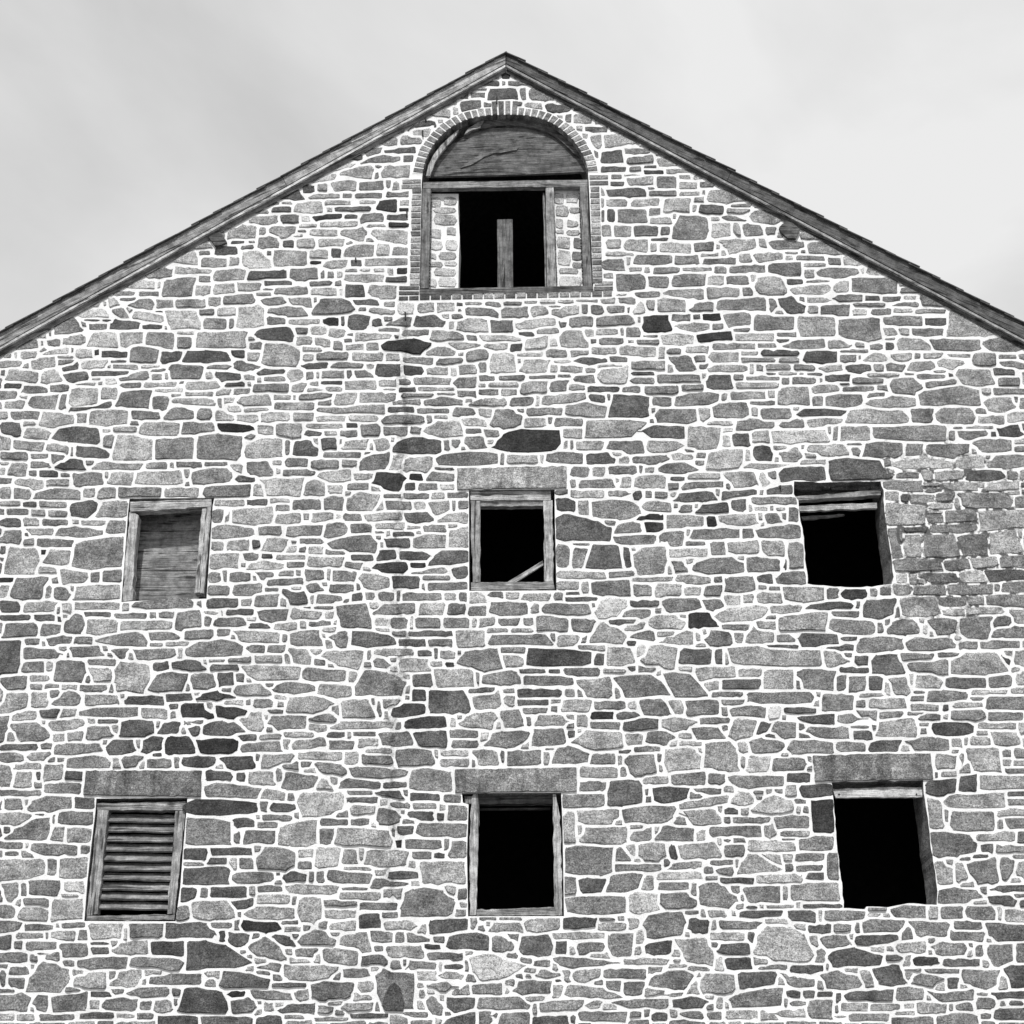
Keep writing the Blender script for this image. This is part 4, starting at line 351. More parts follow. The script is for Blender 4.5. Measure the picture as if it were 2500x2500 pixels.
1960 980 2.7950|0 6 31 13 3;37 9 40 7 85 7 93 16 86 19 42 19 5;94 10 98 5 114 5 116 16 97 17 5;115 10 122 5 144 5 152 13 152 20 135 20 118 15 4;151 6 160 10 5;154 12 167 10 172 19 162 19 5;172 12 177 20 4;178 10 200 8 205 12 205 18 179 18 6;4 16 20 14 35 15 34 18 6 24 5;-28 26 20 24 24 36 -26 37 7;26 22 31 35 5;32 35 34 21 58 20 58 34 5;61 22 80 22 95 19 125 20 127 24 126 35 110 35 70 34 62 30 4;126 24 133 35 4;131 21 140 24 5;142 21 166 24 6;135 26 160 25 161 29 144 34 138 32 4;164 26 169 31 3;169 24 188 20 193 28 188 33 172 30 3;184 32 200 37 6;148 36 156 33 182 33 183 43 162 46 152 42 4;184 39 200 44 4;2 42 6 38 34 37 41 46 28 48 6 45 5;39 36 51 38 4;42 40 50 40 49 48 44 46 4;52 48 56 37 72 34 87 36 87 46 80 49 4;89 47 91 37 105 37 104 48 4;107 42 109 38 135 37 145 37 146 44 132 51 112 48 4;78 58 80 53 106 48 132 53 128 58 100 59 6;133 52 136 48 158 47 158 58 138 60 5;160 54 170 47 186 46 202 49 202 57 176 59 162 58 4;71 50 77 57 4;22 52 30 50 66 52 71 60 79 66 76 69 45 70 25 70 3;81 62 102 68 4;103 59 112 60 114 70 106 71 5;115 69 116 62 140 60 141 66 125 70 5;142 68 145 60 172 60 176 66 166 70 148 70 3;179 61 188 69 4;189 58 200 69 4;69 69 104 69 105 79 90 78 70 76 4;105 71 117 71 120 75 106 75 5;121 71 153 71 153 78 130 78 5;156 79 164 71 189 70 190 77 176 78 6;85 76 104 80 4;107 75 122 80 4;189 71 200 76 3;178 78 190 82 6;71 78 84 87 5;86 81 93 89 3;93 81 115 89 4;116 79 133 88 4;135 80 150 79 178 80 184 88 180 94 155 94 140 92 4;185 82 200 93 4;71 91 74 88 86 90 108 91 106 107 90 109 72 110 5;109 89 132 94 6;109 96 122 98 6;107 101 110 99 122 99 123 106 112 107 4;124 96 148 94 152 98 153 105 140 106 125 107 4;153 95 200 95 205 110 180 111 154 114 5;87 110 110 114 3;109 112 112 108 150 106 154 111 140 115 112 115 4;73 110 81 110 84 124 88 137 78 138 4;88 116 104 137 5;106 116 132 116 136 128 137 136 124 137 107 137 4;134 118 160 115 162 120 161 135 141 136 4;163 115 186 112 192 132 180 133 163 133 5;193 112 212 132 4;78 140 80 138 120 138 122 148 82 149 4;122 140 144 137 146 146 126 148 4;146 137 168 136 170 143 150 147 5;172 134 200 146 4;82 150 91 159 7;93 151 100 160 6;101 153 108 149 134 151 135 158 120 159 106 156 3;136 150 155 147 160 158 140 159 6;159 148 186 146 202 150 198 156 164 158 3;78 160 90 160 95 162 93 168 82 169 5;97 161 125 169 4;126 160 166 169 4;167 159 172 166 4;173 166 175 158 200 156 212 158 212 166 190 168 4;33 168 38 164 54 164 58 168 56 173 42 173 34 170 2;58 163 66 172 4;67 161 77 170 4;3 181 8 177 30 174 46 178 42 181 16 182 3;51 177 64 174 82 171 82 183 76 189 62 191 53 190 3;84 172 116 171 122 186 108 188 87 187 5;118 171 143 179 4;144 170 159 179 5;159 170 190 168 206 168 206 180 180 180 161 178 4;25 185 30 184 48 183 50 190 40 189 3;121 181 141 188 6;143 182 146 181 176 180 176 184 150 186 7;179 181 205 182 205 195 188 195 5;23 190 58 198 5;138 196 142 190 160 188 166 190 166 198 4;165 192 172 187 182 188 181 197 166 197 3;75 195 82 190 92 190 100 194 90 198 4;108 194 118 190 136 192 138 198 4
480 200 2.7950|72 103 78 96 87 93 95 103 3;93 90 104 97 3;105 88 114 96 5;116 87 140 87 139 96 121 96 5;142 88 163 86 165 94 142 95 4;99 87 106 84 122 80 120 86 102 89 6;114 78 130 70 139 72 121 78 7;135 63 145 68 3;143 71 158 64 178 66 177 69 4;145 60 162 57 160 63 149 65 4;164 60 190 57 191 62 165 62 3;180 64 190 70 3;125 81 128 78 151 73 156 77 153 85 5;156 73 162 75 4;160 80 164 74 186 73 186 84 162 84 5;156 55 164 49 175 48 175 55 5;168 46 181 39 181 45 4;185 44 190 37 196 37 196 44 3;178 46 198 55 5;98 102 103 98 125 98 125 101 5;127 96 136 102 4;138 97 162 102 4;169 96 172 87 175 87 179 96 5;166 95 186 101 4
480 480 2.7950|5 46 12 38 14 45 3 47 4;2 48 12 51 3;15 43 35 52 3;3 62 6 53 27 54 26 62 5;28 52 37 61 5;30 38 42 42 3;27 37 29 26 50 24 53 26 52 37 5;30 22 36 27 5;45 38 51 41 4;39 42 50 46 4;54 27 60 34 6;44 24 51 18 70 16 71 24 57 24 5;50 11 63 15 4;56 9 61 6 72 5 72 7 62 10 4;74 4 83 7 5;65 8 83 14 3;72 0 94 0 94 3 72 3 4;85 13 87 7 96 4 108 4 111 15 100 15 6;112 3 135 8 5;113 9 119 14 8;120 9 152 13 3;157 9 160 4 172 2 176 3 174 15 158 12 2;136 3 140 5 6;142 3 157 6 6;177 3 186 8 5;177 10 185 13 1;73 18 76 16 89 16 90 24 75 24 4;91 17 99 22 7;100 18 112 15 127 15 127 19 105 22 2;129 16 140 19 3;143 20 146 15 162 14 164 23 143 23 4;149 23 165 27 5;166 15 184 21 3;168 23 186 27 2;89 24 105 27 6;107 21 141 27 6;63 30 68 25 87 26 86 34 73 38 5;88 29 95 31 4;83 33 93 36 7;98 28 123 35 6;125 32 128 29 145 27 149 34 145 40 139 39 5;152 36 154 28 184 30 184 42 6;53 35 73 46 4;75 38 85 45 3;87 36 103 46 6;106 37 130 44 6;130 41 134 38 137 40 131 43 6;40 63 41 48 55 47 65 58 66 63 7;61 47 66 52 4;67 46 98 63 5;98 46 116 55 6;117 44 126 54 3;128 53 131 44 145 41 155 42 154 53 5;157 42 168 52 6;171 44 185 52 5;100 56 109 59 1;109 61 115 56 132 55 131 63 110 64 5;134 55 144 62 3;147 54 184 61 5;0 63 13 68 6;14 71 18 64 44 62 42 73 18 75 5;43 73 46 66 78 64 78 71 3;81 62 107 74 4;109 62 113 62 112 72 108 72 4;114 65 121 72 4;142 63 151 65 7;155 62 164 66 6;167 63 173 69 6;175 62 184 68 2;2 69 12 75 4;59 73 84 78 3;99 79 99 74 121 73 117 77 4;120 73 127 78 4;128 73 130 68 164 68 162 75 5;165 70 184 75 3;0 82 3 77 11 78 11 86 1 86 5;14 82 17 76 33 75 34 84 16 86 6;35 75 56 83 5;58 80 68 82 6;66 78 97 86 4;100 79 123 87 6;125 80 128 86 7;128 77 147 88 3;150 84 152 77 175 78 174 89 160 90 5;51 83 66 87 5;0 89 9 96 4;10 87 22 96 5;23 94 24 87 50 85 51 94 4;57 90 74 86 79 92 71 96 58 94 4;78 89 101 88 101 97 85 95 5;101 101 108 90 125 89 135 93 139 97 133 102 102 103 4;137 90 159 95 3;164 92 173 96 5;176 92 190 103 8;142 96 148 100 4;150 101 153 97 162 98 173 100 172 104 5;2 98 15 104 4;18 96 35 105 7;33 115 37 97 55 94 59 98 59 113 40 116 6;61 101 66 97 93 96 97 104 80 106 4;61 105 78 112 4;80 107 108 112 5;110 106 125 113 2;126 105 130 113 3;131 113 133 103 152 105 149 116 137 117 3;153 107 163 114 3;165 112 177 107 187 105 187 113 4;6 116 7 106 27 107 25 117 4;28 106 34 116 4;0 119 10 118 44 117 43 132 0 133 5;48 121 56 116 80 113 86 122 83 128 55 124 3;87 115 97 120 4;99 112 115 122 6;113 123 117 115 131 117 128 123 5;150 115 154 117 2;159 115 177 118 4;178 121 181 117 196 117 196 122 3;131 119 137 122 4;138 126 139 119 170 120 169 124 6;173 121 177 124 4;87 122 102 130 5;103 123 117 132 5;120 126 128 134 4;128 124 136 128 4;130 129 146 134 5;148 128 159 135 4;161 130 168 126 188 124 205 128 205 135 196 138 165 135 2;55 145 60 129 76 127 91 134 88 149 65 150 5;45 127 58 134 4;43 136 56 144 5;27 134 43 141 3;92 131 110 136 6;93 136 102 144 6;104 136 132 143 4;135 136 163 144 5;165 136 177 144 5;180 138 200 146 3;91 148 98 145 114 145 114 150 92 151 3;117 149 124 145 145 146 145 150 4;149 147 155 150 6;156 154 158 146 178 146 177 157 158 157 3;180 147 198 147 198 157 183 156 2;9 146 28 151 4;29 152 31 143 41 144 56 149 38 153 4;8 153 14 160 6;15 153 38 154 38 161 21 162 3;42 156 52 161 5;52 154 60 150 78 150 76 154 53 157 3;58 157 77 161 4;79 156 81 151 94 150 94 158 82 162 7;95 152 103 161 4;104 153 107 160 5;109 152 130 159 4;131 151 135 160 4;138 152 146 151 155 158 140 158 4;25 162 43 166 3;48 163 81 172 4;82 171 84 165 97 162 94 171 5;95 169 99 166 110 169 97 171 6;108 161 127 164 3;113 166 128 171 6;129 160 158 169 5;158 160 175 166 6;177 159 188 165 4;-5 162 20 170 5;-10 170 15 175 5;16 175 18 170 30 168 28 173 5;32 167 47 173 5;164 168 173 169 5;177 166 192 171 3;-10 175 19 184 6;23 175 33 182 6;34 180 40 174 62 172 65 178 65 183 40 184 5;67 173 83 178 6;84 173 87 178 6;89 178 90 173 113 171 120 173 110 178 4;120 179 121 172 140 171 137 181 122 183 6;142 171 175 180 5;177 173 196 176 5;68 179 103 187 5;105 177 118 183 4;168 182 178 178 196 176 196 181 4;105 187 106 184 130 185 150 182 164 182 165 190 120 189 5;41 184 64 187 6;167 183 190 189 3;0 185 13 197 4;17 186 24 197 4;25 184 36 197 4;34 190 54 197 6;56 188 81 197 6;83 188 102 197 5;104 191 130 197 6;132 190 158 197 6;160 190 190 197 4
480 980 2.7950|17 7 24 17 4;26 17 26 6 35 5 34 12 31 17 4;41 5 63 9 6;35 10 54 15 7;57 9 81 15 5;82 10 102 17 5;104 11 127 17 5;128 16 134 12 159 12 157 17 6;162 18 165 13 180 11 198 13 200 18 180 20 164 20 4;187 12 217 20 4;41 16 66 19 6;18 19 28 19 44 21 51 24 40 27 22 27 2;53 21 67 29 5;70 29 70 19 92 18 91 32 78 32 5;96 19 127 24 5;131 18 141 23 3;143 21 158 19 161 24 158 30 146 31 4;163 22 184 22 183 30 165 30 4;187 22 197 28 4;94 29 97 25 109 28 106 31 3;112 26 122 30 5;125 25 140 31 4;39 34 43 29 51 30 48 34 4;37 40 48 35 66 32 75 33 75 48 42 51 38 50 6;77 33 81 47 4;84 45 87 35 100 34 106 42 105 48 86 47 3;108 33 120 31 123 33 122 42 110 43 3;126 42 130 35 151 33 149 42 6;154 34 168 32 169 40 163 43 157 43 5;171 41 174 35 190 31 214 35 215 45 188 46 172 44 3;111 44 143 49 4;147 44 152 46 4;142 60 145 51 150 47 168 45 169 53 164 59 150 60 4;168 60 172 47 181 47 179 59 7;181 61 183 50 207 48 206 59 190 62 4;77 50 97 57 4;99 51 125 60 4;127 51 139 57 5;7 51 32 56 5;28 55 40 63 5;44 53 60 52 66 60 66 65 46 66 4;67 52 74 55 6;70 59 74 63 5;75 59 104 65 4;104 65 112 61 134 59 135 70 118 71 5;137 63 155 69 5;153 72 157 62 178 63 183 67 176 79 160 75 2;30 65 52 71 3;55 69 62 68 94 67 92 74 90 84 62 83 6;94 82 96 71 105 69 112 71 112 82 5;114 73 127 80 6;131 71 151 77 4;186 62 198 69 2;182 71 191 78 3;6 73 39 83 4;38 83 42 73 54 74 56 83 50 85 6;15 85 42 92 5;44 85 62 91 3;64 84 82 89 6;84 85 109 95 4;69 89 81 96 4;111 94 112 85 120 83 128 84 128 95 4;130 79 135 82 5;130 93 133 84 142 79 160 81 157 91 152 95 132 95 5;164 81 178 84 4;157 95 162 87 164 94 5;165 87 188 95 4;181 80 204 86 4;189 87 214 95 6;11 94 23 94 22 106 12 106 4;24 106 28 96 29 96 27 106 5;31 106 31 95 66 92 66 106 52 108 6;68 106 72 98 91 98 91 106 76 107 5;93 98 98 104 5;100 106 102 98 119 97 119 103 5;122 98 127 103 8;126 98 144 104 4;146 99 178 97 180 103 150 105 5;181 98 200 96 207 104 192 107 184 105 4;12 110 26 107 48 111 51 116 22 121 12 120 4;53 109 75 117 4;78 118 80 110 110 108 109 117 4;110 119 114 107 128 106 131 110 129 118 4;134 107 153 115 4;156 106 182 112 6;156 113 165 116 4;171 114 191 118 3;185 108 196 111 4;163 120 170 120 187 119 187 128 166 127 3;12 122 23 130 5;26 121 46 130 5;49 121 56 128 3;55 118 60 120 3;56 131 62 119 80 120 76 132 5;83 122 87 124 4;90 119 111 125 4;77 132 82 126 89 126 86 132 6;89 127 96 132 4;96 133 99 127 111 127 111 134 5;115 123 130 118 152 117 159 124 158 132 116 130 4;158 139 159 130 173 129 174 137 3;177 131 210 139 3;8 132 39 147 5;41 132 54 140 4;57 133 66 137 3;70 134 95 138 5;97 144 98 135 116 136 130 135 125 145 5;135 134 154 139 3;42 147 48 141 60 139 76 143 74 147 6;79 140 94 145 4;130 140 145 141 143 147 130 144 4;148 143 182 140 185 146 180 150 165 149 2;188 142 200 144 2;8 153 10 150 21 150 23 158 10 158 5;28 149 48 158 4;51 149 66 149 68 154 56 156 4;72 148 85 153 5;87 147 91 152 5;94 147 113 157 4;117 148 140 157 4;141 155 145 149 158 152 168 154 168 162 156 165 145 162 5;171 152 195 164 3;61 154 94 161 4;8 160 29 170 4;32 168 33 161 56 158 57 166 46 170 34 170 4;60 163 71 166 3;95 161 104 158 112 164 100 168 4;116 160 138 167 4;74 166 78 164 88 167 93 165 99 175 98 178 82 177 3;50 168 73 180 4;103 176 106 168 132 171 118 176 104 177 4;135 166 145 175 3;148 167 155 175 5;158 166 174 175 4;177 168 210 175 3;8 172 36 181 3;39 172 48 179 5;93 179 100 181 3;103 179 119 181 4;123 179 148 177 152 189 154 197 124 197 4;153 186 165 177 190 176 190 185 155 186 4;7 183 20 186 7;24 181 50 187 3;54 184 62 182 80 181 78 192 60 194 55 190 4;81 191 84 182 108 184 106 191 6;112 184 120 191 6;7 187 12 194 4;15 189 41 199 4;43 188 52 192 6;155 189 167 197 6;170 188 186 199 4
980 480 2.7950|14 94 28 92 29 100 16 102 5;31 93 46 92 46 100 31 102 6;48 92 54 96 3;50 98 52 100 3;55 92 71 95 5;72 94 76 91 88 94 88 97 80 96 4;88 92 106 96 4;107 91 119 94 5;121 90 135 93 7;136 90 151 93 6;152 90 171 92 5;174 89 187 94 5;190 89 198 94 3;55 104 57 96 70 97 80 98 85 102 85 107 75 104 4;87 98 90 96 111 96 111 105 87 106 4;111 98 118 95 128 97 129 103 115 106 5;128 95 140 97 6;130 103 132 98 155 95 156 102 140 105 5;157 94 163 103 4;165 94 176 104 4;179 96 192 95 195 101 183 103 4;10 112 14 105 29 103 39 109 36 114 14 114 3;43 103 55 107 4;41 108 47 116 6;47 117 49 109 59 106 75 107 76 118 65 119 6;77 108 97 108 97 119 79 119 4;99 111 120 106 134 106 134 112 101 116 6;138 109 145 115 4;145 114 147 106 166 104 169 107 168 114 4;170 113 171 106 198 103 198 112 185 114 5;0 122 3 117 24 116 24 121 4;25 123 27 117 50 118 55 125 25 126 5;57 121 66 126 4;68 121 105 121 105 126 80 128 73 128 6;101 119 117 123 3;117 119 120 116 137 115 137 119 118 120 4;107 134 110 124 128 122 127 133 6;130 124 136 131 7;137 124 144 117 157 117 164 128 164 133 140 132 5;163 117 191 121 6;165 124 172 129 4;174 129 176 124 195 124 190 130 4;16 127 39 130 4;41 128 56 127 70 130 62 132 52 134 45 132 5;71 131 73 127 94 127 92 133 82 135 6;95 128 106 136 3;19 137 20 132 43 132 48 136 46 139 22 139 5;49 136 54 139 5;56 138 60 135 74 133 77 137 76 142 58 144 4;77 155 78 138 82 136 99 138 101 154 88 155 6;100 136 123 140 6;125 133 145 141 4;148 134 164 134 163 138 149 140 5;166 131 188 138 5;190 130 200 137 7;2 145 2 141 28 140 27 147 18 148 4;30 146 34 142 53 141 53 145 36 147 4;150 144 156 140 179 142 180 145 164 147 3;182 139 198 145 4;134 143 148 145 6;102 153 108 142 130 142 125 154 115 155 6;68 144 74 154 4;50 147 62 147 66 151 66 155 51 156 5;22 149 42 156 5;43 149 48 157 7;1 150 4 146 16 150 20 154 12 156 4 156 2;130 147 137 154 6;138 148 158 154 5;161 150 170 154 5;170 157 174 150 200 146 200 165 176 163 6;0 158 9 164 4;9 160 12 157 43 159 42 165 12 164 5;45 163 50 158 66 157 65 167 48 167 4;67 156 82 162 4;85 156 108 161 4;112 156 134 159 4;137 155 148 158 4;150 160 153 157 168 155 169 162 160 164 4;0 166 14 171 3;14 166 47 170 5;67 163 74 167 7;76 162 102 166 6;104 171 106 162 127 161 127 171 106 173 5;129 167 132 162 146 160 144 170 130 170 4;146 164 161 169 5;162 166 190 171 3;48 169 66 176 4;67 168 85 173 4;87 168 101 174 5;0 172 28 176 4;31 171 47 173 5;0 177 17 182 3;19 181 20 177 36 174 54 178 54 182 30 183 4;57 182 72 177 91 177 91 182 76 184 5;95 183 97 175 117 175 116 180 108 184 4;122 182 123 175 160 171 162 176 150 180 5;163 175 165 172 178 174 180 180 165 178 3;0 184 11 189 3;14 185 40 190 4;45 185 64 193 5;67 184 79 193 6;80 195 86 186 104 190 106 197 5;109 191 113 184 141 183 139 188 115 192 4;143 190 144 183 162 180 179 184 179 193 150 192 5
980 980 2.7950|-8 5 12 10 3;14 6 41 11 4;45 13 47 5 62 6 65 12 4;67 8 72 5 80 6 76 17 74 16 5;77 21 83 7 95 7 106 12 104 20 98 24 80 23 4;108 5 141 13 4;143 12 145 3 160 1 179 4 178 13 5;-15 12 23 20 5;28 12 40 15 6;53 15 70 14 75 22 56 22 6;106 14 128 23 6;131 22 135 14 158 15 158 22 4;140 23 158 33 5;160 32 162 17 175 16 200 16 215 18 215 32 5;18 26 32 17 50 18 53 25 54 30 38 32 5;0 22 5 30 4;8 22 14 29 4;56 23 70 28 4;72 24 86 32 5;55 38 56 31 72 31 75 40 60 42 4;43 33 51 40 4;0 35 18 31 41 35 39 44 8 46 0 45 3;78 40 90 29 96 25 138 25 140 36 132 44 110 46 95 45 2;141 34 146 41 6;151 34 177 43 5;179 35 200 46 4;31 51 35 46 60 44 85 46 84 55 50 57 32 56 4;1 61 3 50 26 48 27 57 22 62 5;91 46 121 55 5;125 53 127 45 150 44 159 46 158 55 4;161 46 180 45 187 50 186 55 162 55 3;190 48 198 55 5;29 57 46 60 3;22 69 27 61 46 64 46 70 4;8 62 18 68 3;0 64 3 76 2;3 71 12 78 3;15 71 32 78 4;34 72 46 78 6;48 57 144 77 5;148 65 150 57 164 57 162 66 4;167 65 168 57 178 57 176 66 5;181 57 200 64 4;148 68 152 76 5;155 76 157 69 184 68 186 75 4;187 67 191 71 6;3 80 13 85 5;16 81 38 85 3;40 79 60 85 4;132 78 145 77 145 80 132 82 4;148 77 177 85 6;181 78 203 83 4;0 87 8 95 4;11 87 21 95 6;23 88 42 86 43 95 30 99 5;49 86 60 95 4;134 85 151 86 151 96 136 95 3;155 86 164 100 5;166 88 184 85 210 90 212 100 190 104 168 100 4;2 99 12 98 26 98 27 106 10 107 5;31 105 42 98 59 97 59 107 5;5 109 17 112 5;18 108 40 114 4;41 127 42 113 60 108 60 128 5;133 101 145 98 170 105 184 110 182 122 160 122 134 121 3;186 107 210 116 4;185 117 205 124 4;0 114 18 118 4;9 128 10 120 22 116 39 117 38 128 5;0 119 8 129 3;-3 130 21 140 3;23 131 60 130 60 141 24 143 3;133 124 147 146 4;150 124 164 126 4;149 145 151 127 163 129 158 146 4;160 146 167 125 190 125 193 146 178 148 3;8 141 21 145 2;8 150 36 145 40 148 38 150 5;43 147 58 143 60 152 48 155 3;133 148 179 155 5;180 149 200 155 4;19 152 42 156 4;0 152 15 164 4;17 159 21 165 4;22 158 59 165 4;134 157 156 165 5;157 157 164 168 5;166 161 180 158 200 155 200 169 168 169 4;144 166 156 169 3;0 167 35 174 4;38 167 48 174 6;50 166 58 176 4;64 171 86 173 5;90 166 103 173 6;103 174 108 168 131 168 128 174 5;133 166 141 174 4;143 171 171 175 3;168 184 172 178 180 171 196 173 200 180 188 189 172 190 7;0 177 12 185 4;15 186 18 176 39 176 36 187 6;40 176 56 187 4;58 187 63 176 75 176 72 187 5;76 186 78 178 84 175 111 178 110 187 84 187 4;113 182 116 176 120 178 120 184 114 185 5;122 180 128 178 165 177 167 187 140 186 5;-3 188 8 197 4;11 189 34 198 4;36 189 60 198 4;67 188 82 198 5;84 189 104 198 4;107 189 115 198 4;118 188 146 198 6;149 190 175 198 5"""
def parse():
    out = []
    for row in DATA.strip().split('\n'):
        head, body = row.split('|')
        ox, oy, s = [float(x) for x in head.split()]
        for rec in body.split(';'):
            v = [float(x) for x in rec.split()]
            t = v[-1] / 10.0
            if len(v) == 5:
                x0, y0, x1, y1 = v[:4]; w, h = x1 - x0, y1 - y0
                c = lambda: (rng.uniform(0, 0.10) * min(w, 2.2 * h), rng.uniform(0, 0.13) * h)
                (a, b), (d, e), (g, i), (j, k) = c(), c(), c(), c()
                p = [(x0 + a, y0 + b), (x1 - d, y0 + e), (x1 - g, y1 - i), (x0 + j, y1 - k)]
            else:
                p = list(zip(v[:-1:2], v[1:-1:2]))
            out.append((np.array([(ox + x * s, oy + y * s) for x, y in p]), t, True))
    # rubble that carries on beyond the picture, in rough courses
    y = 560.0
    while y < 3440:
        h = rng.uniform(22, 46)
        spans = [(-330, 2840)] if y > 2478 else [(-330, -8), (2508, 2840)]
        for a, b in spans:
            x = a
            while x < b - 14:
                w = min(rng.uniform(32, 105), b - x)
                p = np.array([(x + 4, y + rng.uniform(2, 8)), (x + w - 4, y + rng.uniform(2, 8)), (x + w - 4, y + h - rng.uniform(2, 6)), (x + 4, y + h - rng.uniform(2, 6))])
                ok = p[:, 1].min() > (line_at(*MBL, x)[1] if x < 1000 else line_at(*MBR, x)[1]) + 6
                if w > 22 and ok: out.append((p, rng.choice([.3, .4, .4, .5, .5, .6]), False))
                x += w
        y += h
    return out
def area(p): return 0.5 * abs(np.sum(p[:, 0] * np.roll(p[:, 1], -1) - np.roll(p[:, 0], -1) * p[:, 1]))
def sdf(poly, q):
    """signed distance of points q (n,2) to polygon, negative inside"""
    a = poly; b = np.roll(poly, -1, 0)
    e = b - a; w = q[:, None, :] - a[None]
    t = np.clip((w * e).sum(-1) / np.maximum((e * e).sum(-1), 1e-9), 0, 1)
    d = np.sqrt((((w - t[..., None] * e) ** 2).sum(-1)).min(1))
    c1 = a[None, :, 1] <= q[:, None, 1]; c2 = b[None, :, 1] > q[:, None, 1]
    cr = e[None, :, 0] * w[..., 1] - e[None, :, 1] * w[..., 0]
    wn_ = ((c1 & c2 & (cr > 0)).astype(int) - ((~c1) & (~c2) & (cr < 0)).astype(int)).sum(1)
    return np.where(wn_ != 0, -d, d)
GX0, GY0, GS = -360.0, 40.0, 2.0
GW, GH = int((2880 - GX0) / GS), int((3480 - GY0) / GS)
best1 = np.full((GH, GW), 99.0, np.float32); best2 = best1.copy(); id1 = np.full((GH, GW), -1, np.int32)
def window(poly, m):
    x0 = max(0, int((poly[:, 0].min() - m - GX0) / GS)); x1 = min(GW, int((poly[:, 0].max() + m - GX0) / GS) + 1)
    y0 = max(0, int((poly[:, 1].min() - m - GY0) / GS)); y1 = min(GH, int((poly[:, 1].max() + m - GY0) / GS) + 1)
    return x0, x1, y0, y1
def grid(x0, x1, y0, y1):
    xs = GX0 + (np.arange(x0, x1) + .5) * GS; ys = GY0 + (np.arange(y0, y1) + .5) * GS
    g = np.stack(np.meshgrid(xs, ys), -1).reshape(-1, 2)
    return g
def put(poly, i, bias=0.0):
    x0, x1, y0, y1 = window(poly, 16)
    if x1 <= x0 or y1 <= y0: return
    d = sdf(poly, grid(x0, x1, y0, y1)).reshape(y1 - y0, x1 - x0).astype(np.float32) + bias
    s = np.s_[y0:y1, x0:x1]
    b1, b2, ii = best1[s], best2[s], id1[s]
    new = d < b1
    b2[:] = np.where(new, b1, np.minimum(b2, d)); ii[:] = np.where(new, i, ii); b1[:] = np.where(new, d, b1)
GAP = 5.4
ARCH_C = np.array([1234.0, 424.0])
arch_out = [tuple(ARCH_C + (np.array(p) - ARCH_C) * (1 + (26.0 - 8.5 * abs(p[1] - 424.0) / 143.0) / max(60, np.linalg.norm(np.array(p) - ARCH_C)))) for p in ARCH]
BRICKZONE = [arch_out + z_at([(1412, 1000), (1440, 1690), (1440, 1700), (140, 1720), (150, 1000)]),
             z_at([(85, 985), (215, 985), (215, 1055), (82, 1055)]), z_at([(1345, 962), (1478, 955), (1478, 1030), (1345, 1035)]),
             z_at([(66, 1700), (210, 1700), (205, 1768), (64, 1768)]), z_at([(1375, 1675), (1510, 1672), (1512, 1740), (1375, 1745)]),
             z_at([(62, 1772), (206, 1772), (206, 1748), (1500, 1738), (1502, 1778), (900, 1795), (62, 1806)])]
KEYS = z_at([(700, 462), (838, 458), (836, 560), (712, 562)])
stones = parse()
stones.sort(key=lambda s: -area(s[0]))
# the same stone seen in two overlapping tracings is kept once
paint = np.zeros((GH, GW), bool)
obst = [np.array(h) for h in HOLES] + [np.array(l) for l, _ in LINTELS] + [np.array(b) for b in BRICKZONE] + [np.array(KEYS)]
for p in obst:
    x0, x1, y0, y1 = window(p, 2)
    paint[y0:y1, x0:x1] |= (sdf(p, grid(x0, x1, y0, y1)) < 0).reshape(y1 - y0, x1 - x0)
kept = []
for p, t, tr in stones:
    x0, x1, y0, y1 = window(p, 2)
    if x1 <= x0 or y1 <= y0: continue
    k = (sdf(p, grid(x0, x1, y0, y1)) < 0.5).reshape(y1 - y0, x1 - x0)
    if k.sum() < 4: continue
    fr = (paint[y0:y1, x0:x1] & k).sum() / k.sum()
    if fr > (0.36 if tr else 0.25): continue
    paint[y0:y1, x0:x1] |= k
    kept.append((p, t, tr))
stones = kept
for i, (p, t, tr) in enumerate(stones): put(p, i)
for j, p in enumerate(obst): put(p, -2 - j, (GAP - 3.5) if j < len(HOLES) else 1.0)
# small pinning stones fill what is left of the wide joints
yy, xx = np.mgrid[0:GH, 0:GW]
filler = []
for rnd in range(4):
    free = (best1 > 8.5) & (best1 < 90)
    ys_, xs_ = np.nonzero(free)
    order = np.argsort(-best1[ys_, xs_])
    taken = np.zeros((GH, GW), bool); new = []
    for o_ in order:
        y, x = ys_[o_], xs_[o_]
        if taken[y, x]: continue
        px, py = GX0 + x * GS, GY0 + y * GS
        if not (-4 < px < 2504 and py < 2504): continue
        if py < (line_at(*MBL, px)[1] if px < 1235 else line_at(*MBR, px)[1]) + 10: continue
        ext = []
        for dx, dy, lim in ((-1, 0, 24), (1, 0, 24), (0, -1, 13), (0, 1, 13)):
            k = 0
            while k < lim and best1[min(max(y + dy * k, 0), GH - 1), min(max(x + dx * k, 0), GW - 1)] > GAP * 0.85: k += 1
            ext.append(k * GS)
        l, r, u, d = ext
        if (l + r) < 9 or (u + d) < 6 or (l + r) * (u + d) < 90: continue
        j = lambda s_: rng.uniform(0, .22) * s_
        p = np.array([(px - l + j(l), py - u + j(u)), (px + r - j(r), py - u + j(u)), (px + r - j(r), py + d - j(d)), (px - l + j(l), py + d - j(d))])
        new.append((p, rng.choice([.4, .4, .5, .5, .6]), True))
        m = 8
        taken[max(0, y - int(u / GS) - m):y + int(d / GS) + m, max(0, x - int(l / GS) - m):x + int(r / GS) + m] = True
    for p, t, tr in new:
        stones.append((p, t, tr)); put(p, len(stones) - 1)
    filler += new

